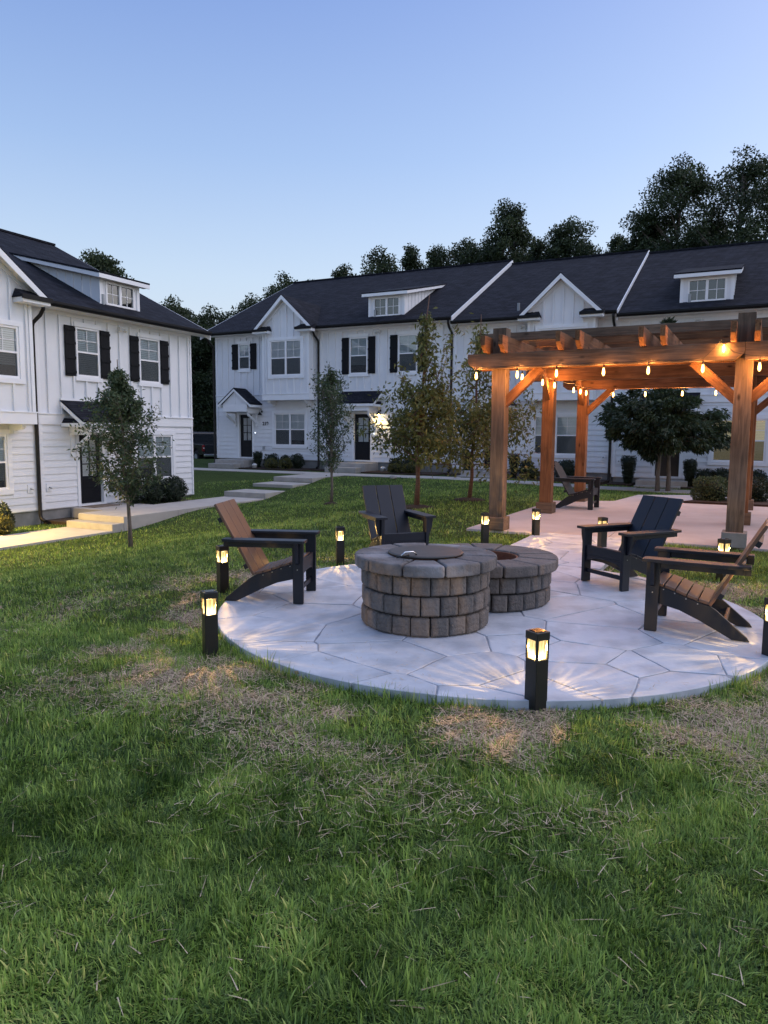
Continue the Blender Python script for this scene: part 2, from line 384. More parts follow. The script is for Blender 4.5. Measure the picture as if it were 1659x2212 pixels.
M['leaf_cherry'] = leafmat('cherry_leaf', (.052,.072,.022), (.185,.200,.062), .35, (.28,.23,.065))
M['leaf_dark'] = leafmat('dark_leaf', (.020,.036,.018), (.060,.092,.036), .2)
M['leaf_wood'] = leafmat('wood_leaf', (.016,.028,.013), (.066,.092,.036), .3)
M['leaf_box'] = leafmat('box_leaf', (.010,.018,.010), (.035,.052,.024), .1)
M['leaf_lime'] = leafmat('lime_leaf', (.045,.055,.016), (.16,.15,.045), .2)
M['grass'] = leafmat('grass_blade', (.044,.098,.018), (.355,.520,.112), .38, (.54,.57,.17), rough=.5)
M['straw'] = leafmat('dry_straw', (.28,.205,.130), (.68,.55,.39), .1, rough=.7)

def lawnmat():
    mt, nt, P, N, L = nmat('lawn_ground')
    tc = N.new('ShaderNodeTexCoord')
    a = N.new('ShaderNodeTexNoise'); a.inputs['Scale'].default_value = 38; a.inputs['Detail'].default_value = 8; L.new(tc.outputs['Object'], a.inputs['Vector'])
    r1 = N.new('ShaderNodeValToRGB'); r1.color_ramp.elements[0].position = .35; r1.color_ramp.elements[1].position = .7
    r1.color_ramp.elements[0].color = (.014,.024,.008,1); r1.color_ramp.elements[1].color = (.085,.130,.036,1); L.new(a.outputs['Fac'], r1.inputs[0])
    b = N.new('ShaderNodeTexNoise'); b.inputs['Scale'].default_value = .6; b.inputs['Detail'].default_value = 5; L.new(tc.outputs['Object'], b.inputs['Vector'])
    mr = N.new('ShaderNodeMapRange'); mr.inputs['To Min'].default_value = .7; mr.inputs['To Max'].default_value = 1.3; L.new(b.outputs['Fac'], mr.inputs['Value'])
    hs = N.new('ShaderNodeHueSaturation'); L.new(r1.outputs[0], hs.inputs['Color']); L.new(mr.outputs[0], hs.inputs['Value'])
    at = N.new('ShaderNodeAttribute'); at.attribute_name = 'straw'
    mx = N.new('ShaderNodeMixRGB'); L.new(at.outputs['Fac'], mx.inputs[0]); L.new(hs.outputs[0], mx.inputs[1]); mx.inputs[2].default_value = (.15,.115,.075,1)
    L.new(mx.outputs[0], P.inputs['Base Color']); P.inputs['Roughness'].default_value = 1; P.inputs['Specular IOR Level'].default_value = .1
    bp = N.new('ShaderNodeBump'); bp.inputs['Strength'].default_value = .8; bp.inputs['Distance'].default_value = .03; L.new(a.outputs['Fac'], bp.inputs['Height']); L.new(bp.outputs[0], P.inputs['Normal'])
    return mt
M['lawn'] = lawnmat()

# ------------------------------------------------------------------ terrain
def sstep(x, a, b):
    t = np.clip((np.asarray(x, float)-a)/(b-a), 0, 1); return t*t*(3-2*t)
def terrain(u, v):
    """ground height in site coordinates"""
    u = np.asarray(u, float); v = np.asarray(v, float)
    D = .84 - .30*sstep(v, 12.2, 15.6) - .32*sstep(v, 17.6, 20.2) - .20*sstep(v, 20.0, 22.0)
    left = 1 - sstep(u, -12.6, -5.2)
    right = .16*sstep(u, -10, -2)*sstep(v, 17, 23)
    h = -D*left - right
    return h - .35*sstep(v, 34, 46)
def tz(u, v): return float(terrain(u, v))
PC, PR = (0.87, 6.13), 2.26            # stamped circle: centre and radius (world)
DECK = [(-3.9,10.78),(9.0,10.78),(9.0,19.9),(-1.0,19.9),(-2.35,19.2),(-2.6,17.05),(-3.85,16.4)]
def in_poly(px, py, poly):
    inside = np.zeros(np.shape(px), bool); n = len(poly)
    for i in range(n):
        x1, y1 = poly[i]; x2, y2 = poly[(i+1) % n]
        if y1 == y2: continue
        c = ((y1 > py) != (y2 > py)) & (px < (x2-x1)*(py-y1)/(y2-y1)+x1)
        inside ^= c
    return inside
BED = [(-1.15,17.35),(3.2,17.35),(3.2,18.75),(-0.6,18.75)]
def blocked(x, y):
    """where no grass grows"""
    x = np.asarray(x); y = np.asarray(y); u = x*cS - y*sS; v = x*sS + y*cS
    b = (x-PC[0])**2 + (y-PC[1])**2 < (PR-.005)**2
    b |= in_poly(u, v, DECK)
    b |= (u > -2.78) & (u < -1.32) & (v > 8.0) & (v < 10.9)
    b |= (u > -14.74) & (u < -13.12) & (v < 24.3)
    b |= (v > 22.98) & (v < 24.25)
    b |= (v > 24.9)
    b |= (u < -15.9) & (v < 18.1)
    b |= (u < -14.7) & (v > 13.2) & (v < 15.1)
    return b
def straw_mask(x, y):
    x = np.asarray(x, float); y = np.asarray(y, float)
    d = np.hypot(x-PC[0], y-PC[1]) - PR
    ring = np.exp(-np.maximum(d-.16, 0)**2/(2*.48**2))*(d > -.1)
    side = np.where(y < PC[1]+1.5, 1.0, .55)
    n = vnoise(x, y, 1.7, 3)*.6 + vnoise(x, y, 4.5, 4)*.4
    patch = np.clip((n-.36)*4.5, 0, 1)
    left = np.exp(-(((x+1.9)/.75)**2 + ((y-5.6)/1.3)**2))
    spot = np.exp(-(((x-1.15)/.35)**2 + ((y-3.05)/.22)**2))*.4
    return np.clip((ring*side*1.15 + left*.8)*patch + spot*np.clip((n-.35)*4, 0, 1), 0, 1)

us = np.concatenate([np.linspace(-120,-26,20), np.linspace(-24,14,190), np.linspace(16,140,26)])
vs = np.concatenate([np.linspace(-30,-4,8), np.linspace(-2,28,170), np.linspace(30,60,20), np.linspace(70,420,20)])
UU, VV = np.meshgrid(us, vs, indexing='ij'); ZZ = terrain(UU, VV)
XX = UU*cS + VV*sS; YY = -UU*sS + VV*cS
nu, nv = UU.shape
idx = np.arange(nu*nv).reshape(nu, nv)
F4 = np.stack([idx[:-1,:-1], idx[1:,:-1], idx[1:,1:], idx[:-1,1:]], -1).reshape(-1, 4)
lawn_me = fast_mesh('lawn', np.stack([XX,YY,ZZ-.012], -1).reshape(-1,3), F4, {'straw': straw_mask(XX, YY).ravel()})
lawn = link('lawn', lawn_me, M['lawn'], smooth=True); tag(lawn, kind='structure')

# ------------------------------------------------------------------ paving
def site_slab(mb, u0, u1, v0, v1, z0, z1): return mb.box(u0, u1, v0, v1, z0, z1)
def paving(name, label_kind='structure'):
    e = empty(name, (0,0,0), SITE); tag(e, kind='structure'); return e

walk = paving('path')
g = .006
for a, b, z in [(4.2,6.2,-.8),(6.2,8.2,-.8),(8.2,10.2,-.8),(10.2,12.1,-.8)]:
    MB().box(-14.7,-13.15,a+g,b-g,z-.25,z).build('slab', M['path'], walk, bevel=.01)
MB().box(-14.7,-13.15,12.1,12.45,-1.0,-.65).build('step', M['step'], walk, bevel=.012)
MB().box(-14.7,-13.15,12.45+g,14.3-g,-.9,-.5).build('slab', M['path'], walk, bevel=.01)
MB().box(-14.7,-13.15,14.3+g,16.2-g,-.9,-.5).build('slab', M['path'], walk, bevel=.01)
MB().box(-14.7,-13.15,16.2+g,18.1,-.9,-.5).build('slab', M['path'], walk, bevel=.01)
for a, b, z in [(18.1,19.6,-.335),(19.6,20.8,-.17),(20.8,22.99,-.005)]:
    MB().box(-14.72,-13.12,a,b,z-.5,z).build('step', M['step'], walk, bevel=.012)
MB().box(-15.95,-14.705,13.3,15.05,-.9,-.505).build('porch_slab', M['path'], walk, bevel=.01)

side = paving('sidewalk')
u = -30.0
while u < 10:
    z = tz(u+.75, 23.6)+.015
    MB().box(u+g,u+1.5-g,23.0,24.2,z-.25,z).build('slab', M['path'], side, bevel=.01)
    u += 1.5

deck = paving('pergola_terrace')
def clip(poly, a, b, c):
    """keep a*x+b*y<=c"""
    out = []
    for i in range(len(poly)):
        p, q = poly[i], poly[(i+1) % len(poly)]
        dp, dq = a*p[0]+b*p[1]-c, a*q[0]+b*q[1]-c
        if dp <= 0: out.append(p)
        if (dp < 0 < dq) or (dq < 0 < dp):
            t = dp/(dp-dq); out.append((p[0]+t*(q[0]-p[0]), p[1]+t*(q[1]-p[1])))
    return out
ucuts = [-4.0, -1.72, 1.0, 3.6, 6.3, 9.1]; vcuts = [10.7, 13.0, 15.3, 17.3, 20.0]
for i in range(5):
    for j in range(4):
        p = list(DECK)
        for (a, b, c) in ((-1,0,-(ucuts[i]+.005)), (1,0,ucuts[i+1]-.005), (0,-1,-(vcuts[j]+.005)), (0,1,vcuts[j+1]-.005)):
            if p: p = clip(p, a, b, c)
        if len(p) >= 3:
            MB().prism(p, -.25, .03, 'z').build('slab', M['deck'], deck, bevel=.008)
bed = MB().prism(BED, .02, .075, 'z').build('mulch_bed', M['mulch'], None, loc=(0,0,0), rot=(0,0,SITE)); tag(bed, kind='structure')

# stamped circle with its apron: irregular flagstone pieces over a darker joint bed
patio = MB().lathe([(PR-.015,-.12),(PR-.015,.0395)], 96, PC).build('patio', M['joint'], None); tag(patio, kind='structure')
ap0 = [W(-2.74,7.9), W(-1.36,7.9), W(-1.36,10.77), W(-2.74,10.77)]
MB().prism(ap0, -.12, .0375, 'z').build('apron_base', M['joint'], patio)
rs = np.random.RandomState(11)
seeds = []
tries = 0
while len(seeds) < 120 and tries < 20000:
    tries += 1
    x, y = rs.uniform(PC[0]-2.5, PC[0]+2.9), rs.uniform(PC[1]-2.5, PC[1]+5.2)
    md = .22 if rs.rand() < .3 else .44
    if all(((x-a)*.8)**2+((y-b)*1.15)**2 > md**2 for a, b in seeds): seeds.append((x, y))
swt = rs.uniform(0, .12, len(seeds))
circ = [(PC[0]+(PR)*math.cos(2*math.pi*i/96), PC[1]+(PR)*math.sin(2*math.pi*i/96)) for i in range(96)]
def cells(region, keep):
    for si, (sx, sy) in enumerate(seeds):
        wi = swt[si]
        if not keep(sx, sy): continue
        p = list(region)
        for ti, (tx, ty) in enumerate(seeds):
            if ti == si: continue
            dx, dy = tx-sx, ty-sy; d = math.hypot(dx, dy)
            if d > 3: continue
            f_ = .5+(wi-swt[ti])/(2*d*d); f_ = min(.85, max(.15, f_))
            p = clip(p, dx/d, dy/d, (dx*(sx+dx*f_)+dy*(sy+dy*f_))/d - .0055)
            if len(p) < 3: break
        if len(p) >= 3: yield p
def roughen(p, amp=.0055):
    out = []
    n = len(p)
    for i in range(n):
        a, b = p[i], p[(i+1) % n]; L_ = math.hypot(b[0]-a[0], b[1]-a[1])
        k = max(1, int(L_/.12))
        for j in range(k):
            t = j/k; x, y = a[0]+(b[0]-a[0])*t, a[1]+(b[1]-a[1])*t
            if j and L_ > .14: x += rs.uniform(-amp, amp); y += rs.uniform(-amp, amp)
            out.append((x, y))
    return out
def tile(p):
    c = (sum(q[0] for q in p)/len(p), sum(q[1] for q in p)/len(p))
    area = abs(sum(p[i][0]*p[(i+1)%len(p)][1]-p[(i+1)%len(p)][0]*p[i][1] for i in range(len(p))))/2
    if area < .004: return
    p = roughen([(a-c[0], b-c[1]) for a, b in p])
    z = .044 + rs.uniform(0, .004)
    n = len(p); mb = MB()
    shr = []
    for q in p:
        d = math.hypot(*q) or 1; k = max(.2, 1-.007/d); shr.append((q[0]*k, q[1]*k))
    mb.v = [(a,b,-.11) for a,b in p] + [(a,b,z-.003) for a,b in p] + [(a,b,z) for a,b in shr]
    for i in range(n):
        j = (i+1) % n
        mb.f += [(i,j,n+j,n+i), (n+i,n+j,2*n+j,2*n+i)]
    mb.f.append(tuple(2*n+i for i in range(n)))
    mb.build('flagstone', M['flag'], patio, loc=(c[0], c[1], 0))
for p in cells(circ, lambda x, y: True): tile(p)
apr = [W(-2.74,8.12), W(-1.36,8.12), W(-1.36,10.77), W(-2.74,10.77)]
# the apron starts where the circle ends: cut by chords of the circle
def apron_cells():
    for p in cells(apr, lambda x, y: math.hypot(x-PC[0], y-PC[1]) > PR-.6):
        cx, cy = sum(q[0] for q in p)/len(p), sum(q[1] for q in p)/len(p)
        ang = math.atan2(cy-PC[1], cx-PC[0])
        q = clip(p, -math.cos(ang), -math.sin(ang), -(PC[0]*math.cos(ang)+PC[1]*math.sin(ang)+PR+.01))
        if len(q) >= 3: yield q
for p in apron_cells(): tile(p)

# ------------------------------------------------------------------ townhouses
def cut(iv, holes):
    """subtract intervals"""
    out = [iv]
    for a, b in holes:
        nx = []
        for x, y in out:
            if b <= x or a >= y: nx.append((x, y)); continue
            if a > x: nx.append((x, a))
            if b < y: nx.append((b, y))
        out = nx
    return [(a, b) for a, b in out if b-a > .015]

def wall_cells(mb, x0, x1, z0, z1, opens, y):
    xs = sorted({x0, x1, *[min(max(o[i], x0), x1) for o in opens for i in (0, 1)]})
    zs = sorted({z0, z1, *[min(max(o[i], z0), z1) for o in opens for i in (2, 3)]})
    for a, b in zip(xs, xs[1:]):
        for c, d in zip(zs, zs[1:]):
            mx, mz = (a+b)/2, (c+d)/2
            if any(o[0] < mx < o[1] and o[2] < mz < o[3] for o in opens): continue
            mb.box(a, b, y, y+.06, c, d)

def lap(root, x0, x1, z0, z1, pitch, opens, y=0.0):
    z = z0
    while z < z1-.03:
        zt = min(z+pitch, z1)
        hs = [(o[0], o[1]) for o in opens if o[2] < zt-.01 and o[3] > z+.01]
        segs = [(a, b, z, zt) for a, b in cut((x0, x1), hs)]
        for o in opens:
            if o[2] < zt-.01 and o[3] > z+.01:
                a, b = max(o[0], x0), min(o[1], x1)
                if b-a < .02: continue
                if o[2] > z+.025: segs.append((a, b, z, o[2]))
                if o[3] < zt-.025: segs.append((a, b, o[3], zt))
        for a, b, c, d in segs:
            MB().hexa([(a,y-.031,c+.004),(b,y-.031,c+.004),(b,y-.002,c+.004),(a,y-.002,c+.004),(a,y-.008,d+.006),(b,y-.008,d+.006),(b,y-.002,d+.006),(a,y-.002,d+.006)]).build('siding_board', M['siding'], root)
        z = zt

def battens(root, x0, x1, zf0, zf1, pitch, opens, y=0.0, phase=.0):
    """zf1 may be a function of x (gable)"""
    x = x0+phase
    while x < x1-.02:
        top = zf1(x) if callable(zf1) else zf1
        for a, b in cut((zf0, top), [(o[2], o[3]) for o in opens if o[0]-.02 < x < o[1]+.02]):
            MB().box(x-.028, x+.028, y-.048, y-.001, a, b).build('batten', M['batten_wall'], root)
        x += pitch

def window(root, x0, x1, z0, z1, n=1, y=0.0, trim='head', lit=False, single=False, blind=True, munt=True):
    """double-hung unit(s); x0..z1 = outside of the vinyl frame"""
    fr = MB(); t = .055
    fr.box(x0, x1, y-.03, y+.04, z1-t, z1).box(x0, x1, y-.03, y+.04, z0, z0+t)
    cw = (x1-x0)/n
    for i in range(n+1):
        xc = x0+cw*i; h = t if i in (0, n) else t*.8
        a = xc if i == 0 else xc-(h if i == n else h); b = xc+h if i < n else xc
        fr.box(a, b, y-.032, y+.042, z0+t, z1-t)
    w = fr.build('window', M['vinyl'], root, bevel=.004, seg=1)
    zm = (z0+z1)/2
    for i in range(n):
        a = x0+cw*i+t*.9; b = x0+cw*(i+1)-t*.9
        if not single:
            MB().box(a, b, y-.022, y+.03, zm-.022, zm+.022).build('sash_rail', M['vinyl'], w)
            MB().face([(a,y+.012,zm),(b,y+.012,zm),(b,y+.012,z1-t),(a,y+.012,z1-t)]).build('pane', M['glass'], w, fixn=False)
            MB().face([(a,y+.006,z0+t),(b,y+.006,z0+t),(b,y+.006,zm),(a,y+.006,zm)]).build('pane', M['glass'], w, fixn=False)
            MB().face([(a,y-.006,z0+t),(b,y-.006,z0+t),(b,y-.006,zm),(a,y-.006,zm)]).build('insect_screen', M['screen'], w, fixn=False)
            ms = [(zm+.02, z1-t)]
        else:
            MB().face([(a,y+.012,z0+t),(b,y+.012,z0+t),(b,y+.012,z1-t),(a,y+.012,z1-t)]).build('pane', M['glass'], w, fixn=False)
            ms = [(z0+t, z1-t)]
        if munt:
            for c, d in ms:
                MB().box((a+b)/2-.009, (a+b)/2+.009, y-.0, y+.008, c, d).build('muntin', M['vinyl'], w)
                MB().box(a, b, y+.001, y+.007, (c+d)/2-.009, (c+d)/2+.009).build('muntin', M['vinyl'], w)
        if blind:
            mb = MB(); z = z0+t+.01+random.choice((0,0,0,.12,.2))*(z1-z0)*(not lit); p = .05
            while z < z1-t:
                mb.hexa([(a,y+.022,z),(b,y+.022,z),(b,y+.026,z),(a,y+.026,z),(a,y+.040,z+.047),(b,y+.040,z+.047),(b,y+.044,z+.047),(a,y+.044,z+.047)])
                z += p
            o = mb.build('blind', M['blind_warm'] if lit else M['blind'], w); o['kind'] = 'stuff'
    MB().box(x0+.02, x1-.02, y+.10, y+.12, z0+.02, z1-.02).build('unlit_room_sheet', M['room'], w)  # dark sheet close behind the glass, standing in for the unlit interior
    T = M['trim']
    if trim == 'head':
        MB().box(x0-.06, x1+.06, y-.06, y-.001, z1+.002, z1+.12).build('head_trim', T, w)
        MB().box(x0-.06, x1+.06, y-.062, y-.001, z0-.11, z0-.002).build('sill', T, w)
    elif trim == 'box':
        k = .12
        MB().box(x0-k, x1+k, y-.055, y-.001, z1+.002, z1+k).build('head_trim', T, w)
        MB().box(x0-k, x1+k, y-.062, y-.001, z0-k, z0-.002).build('sill', T, w)
        MB().box(x0-k, x0-.002, y-.052, y-.001, z0-.001, z1+.001).build('jamb_trim', T, w)
        MB().box(x1+.002, x1+k, y-.052, y-.001, z0-.001, z1+.001).build('jamb_trim', T, w)
    return w

def shutter(root, x0, x1, z0, z1):
    s = MB().box(x0, x1, -.05, -.012, z0, z1).build('shutter', M['shutter'], root, bevel=.003, seg=1)
    h = z1-z0
    for f in (.08, .37, .66, .93):
        zc = z0+h*f; MB().box(x0-.004, x1+.004, -.072, -.051, zc-.035, zc+.035).build('cross_batten', M['shutter'], s)
    return s

def door(root, x0, x1, z0, z1, mat, lit=False):
    """x0..x1, z0..z1: the leaf"""
    y = .05; w = x1-x0; h = z1-z0
    gx0, gx1 = x0+w*.20, x1-w*.16; gz0, gz1 = z0+h*.40, z1-h*.07
    d = MB().box(x0, gx0, y, y+.04, z0, z1).box(gx1, x1, y, y+.04, z0, z1).box(gx0, gx1, y, y+.04, gz1, z1).box(gx0, gx1, y, y+.04, z0, gz0).build('door', mat, root)
    for i in range(2):
        for j in range(3):
            a = gx0+(gx1-gx0)*i/2+.012; b = gx0+(gx1-gx0)*(i+1)/2-.012; c = gz0+(gz1-gz0)*j/3+.012; e = gz0+(gz1-gz0)*(j+1)/3-.012
            MB().face([(a,y+.015,c),(b,y+.015,c),(b,y+.015,e),(a,y+.015,e)]).build('pane', M['glass_door'], d, fixn=False)
    MB().box((gx0+gx1)/2-.013, (gx0+gx1)/2+.013, y-.003, y+.012, gz0, gz1).build('muntin', mat, d)
    for j in (1, 2):
        zc = gz0+(gz1-gz0)*j/3; MB().box(gx0, gx1, y-.002, y+.011, zc-.013, zc+.013).build('muntin', mat, d)
    mb = MB(); z = gz0
    while z < gz1-.03:
        mb.hexa([(gx0,y+.022,z),(gx1,y+.022,z),(gx1,y+.025,z),(gx0,y+.025,z),(gx0,y+.034,z+.043),(gx1,y+.034,z+.043),(gx1,y+.037,z+.043),(gx0,y+.037,z+.043)]); z += .045
    o = mb.build('blind', M['blind_warm'] if lit else M['blind'], d); o['kind'] = 'stuff'
    for f in (.06, .23):
        MB().box(x0+w*.2, x1-w*.16, y-.006, y-.001, z0+h*f, z0+h*(f+.13)).build('panel', mat, d, bevel=.004, seg=1)
    MB().tube([(x1-w*.08, y-.05, z0+h*.45), (x1-w*.08, y, z0+h*.45)], .022, 10).build('handle', M['lamp_metal'], d, smooth=True)
    MB().box(x0-.03, x1+.03, y+.09, y+.11, z0, z1).build('unlit_room_sheet', M['room'], d)  # dark stand-in for the shaded interior behind the door glass
    fr = MB(); T = .10
    fr.box(x0-T, x0-.012, -.05, .09, z0-.06, z1+T).box(x1+.012, x1+T, -.05, .09, z0-.06, z1+T).box(x0-.012, x1+.012, -.05, .09, z1+.012, z1+T).box(x0-.012, x1+.012, -.04, .10, z0-.06, z0-.008)
    fr.build('door_casing', M['trim'], root)
    return d

def lantern(root, x, z, lit=False, power=10):
    l = MB().lathe([(.045,-.0),(.05,.02)], 12).build('wall_lantern', M['lamp_metal'], root, loc=(x, -.03, z+.16), rot=(R(90),0,0))
    arc = [(0,-.02,.16),(0,-.06,.24),(0,-.13,.27),(0,-.19,.23),(0,-.20,.12)]
    MB().tube(arc, .009, 8).build('gooseneck', M['lamp_metal'], root, smooth=True, loc=(x,0,z))
    MB().lathe([(.03,.13),(.045,.09),(.075,.06),(.11,.0),(.105,.0),(.07,.055),(.04,.08),(.02,.085)], 18).build('lamp_shade', M['lamp_metal'], root, smooth=True, loc=(x,-.20,z))
    if lit:
        MB().lathe([(.012,.05),(.03,.03),(.035,.0),(.028,-.03),(.008,-.045)], 14).build('lamp_bulb', M['lamp_on'], root, smooth=True, loc=(x,-.20,z))
        ld = bpy.data.lights.new('porch_light', 'SPOT'); ld.energy = power; ld.color = (1,.66,.20); ld.shadow_soft_size = .04; ld.spot_size = R(150); ld.spot_blend = .6
        lo = bpy.data.objects.new('porch_light', ld); COL.objects.link(lo); lo.parent = root; lo.location = (x,-.20,z-.05); lo.rotation_euler = (R(-25) if power > 100 else 0,0,0)

def bracket(root, x, z1, depth, drop):
    """knee brace under a canopy"""
    m_ = MB().box(x-.045, x+.045, -.09, -.026, z1-drop, z1).box(x-.04, x+.04, -depth, -.092, z1-.07, z1)
    m_.hexa([(x-.038,-.095,z1-drop+.05),(x+.038,-.095,z1-drop+.05),(x+.038,-.095,z1-drop+.15),(x-.038,-.095,z1-drop+.15),
             (x-.038,-depth+.02,z1-.17),(x+.038,-depth+.02,z1-.17),(x+.038,-depth+.02,z1-.072),(x-.038,-depth+.02,z1-.072)])
    m_.box(x-.055, x+.055, -.105, -.024, z1-drop-.06, z1-drop-.002)
    m_.build('bracket', M['trim'], root)

def downspout(root, x, ztop, zbot, y0=-.5):
    p = [(x,y0,ztop),(x,y0,ztop-.12),(x,y0+.12,ztop-.26),(x,-.11,ztop-.42),(x,-.075,ztop-.52),(x,-.075,zbot+.18),(x,-.11,zbot+.08),(x,-.24,zbot+.03)]
    MB().tube(p, .047, 10).build('downspout', M['downspout'], root, smooth=True)

def flood(root, x, z):
    for s in (-1, 1):
        MB().lathe([(.022,.07),(.03,.05),(.05,.0),(.045,.0),(.02,.04)], 12).build('flood_light', M['white_cap'], root, smooth=True, loc=(x+s*.075,-.14,z-.07), rot=(R(-25),R(s*20),0))
    MB().box(x-.10, x+.10, -.15, -.03, z+.0, z+.03).build('flood_bracket', M['white_cap'], root)

def dormer(root, x0, x1, zb, zt, ys, E, SL):
    """ys: depth of its front; main roof z = E+.12 + SL*(y+.45)"""
    roofz = lambda y: E+.12+SL*(y+.45)
    sl2 = .235
    # where its roof meets the main roof
    yb = (zt + .06 - sl2*ys - E - .12 - SL*.45)/(SL-sl2) if SL != sl2 else 4
    zback = zt+.06+sl2*(yb-ys)
    wz0, wz1 = zb+(zt-zb)*.17, zb+(zt-zb)*.86; wx0, wx1 = x0+(x1-x0)*.14, x1-(x1-x0)*.13
    mb = MB(); wall_cells(mb, x0, x1, zb-.05, zt, [(wx0, wx1, wz0, wz1)], ys)
    d = mb.build('dormer', M['batten_wall'], root)
    for xx in (x0, x1):
        MB().prism([(ys+.06, zb), (ys+.06, zt), (yb, zback-.06), (yb, zback-.10)], xx-.02 if xx == x1 else xx, xx if xx == x1 else xx+.02, 'x').build('cheek', M['batten_wall'], d)
        # sloped skirt board and battens on the cheek
        s = 1 if xx == x1 else -1
        k = ys+.35
        while k < yb-.3:
            za, zb_ = roofz(k)+.02, zt+.06+sl2*(k-ys)-.1
            if zb_-za > .04: MB().box(min(xx, xx+s*.02), max(xx, xx+s*.02), k-.02, k+.02, za, zb_).build('batten', M['batten_wall'], d)
            k += .33
        MB().hexa([(xx,ys,zb-.02),(xx+s*.028,ys,zb-.02),(xx+s*.028,yb,zback-.14),(xx,yb,zback-.14),(xx,ys,zb+.07),(xx+s*.028,ys,zb+.07),(xx+s*.028,yb,zback-.05),(xx,yb,zback-.05)]).build('skirt_trim', M['trim'], d)
    for a, b, c, e in ((x0-.01, x0+.09, zb, zt-.001), (x1-.09, x1+.01, zb, zt-.002)):
        MB().box(a, b, ys-.03, ys-.001, c, e).build('corner_trim', M['trim'], d)
    MB().box(x0+.091, x1-.091, ys-.028, ys-.001, zt-.08, zt-.003).build('frieze', M['trim'], d)
    MB().box(x0-.03, x1+.03, ys-.055, ys-.032, zb-.03, zb+.03).build('sill_trim', M['trim'], d)
    window(root, wx0, wx1, wz0, wz1, 2, ys-.005, 'none', single=True, blind=False)
    o = .22
    rf = MB().slab([(x0-o,ys-.25,zt+.11-sl2*.25),(x1+o,ys-.25,zt+.11-sl2*.25),(x1+o,yb+.12,zback+.05+sl2*.12),(x0-o,yb+.12,zback+.05+sl2*.12)], .05).build('dormer_roof', M['roof'], d)
    z1 = zt+.06-sl2*.25
    MB().box(x0-o+.01, x1+o-.01, ys-.245, ys-.215, z1-.115, z1-.001).build('fascia', M['trim'], d)
    for xx in (x0-o+.012, x1+o-.04):
        MB().hexa([(xx,ys-.214,z1-.115),(xx+.028,ys-.214,z1-.115),(xx+.028,yb,zback-.10),(xx,yb,zback-.10),(xx,ys-.214,z1),(xx+.028,ys-.214,z1),(xx+.028,yb,zback-.002),(xx,yb,zback-.002)]).build('fascia', M['trim'], d)
    MB().box(x0-o+.042, x1+o-.042, ys-.213, ys-.031, z1-.10, z1-.08).build('soffit', M['soffit'], d)

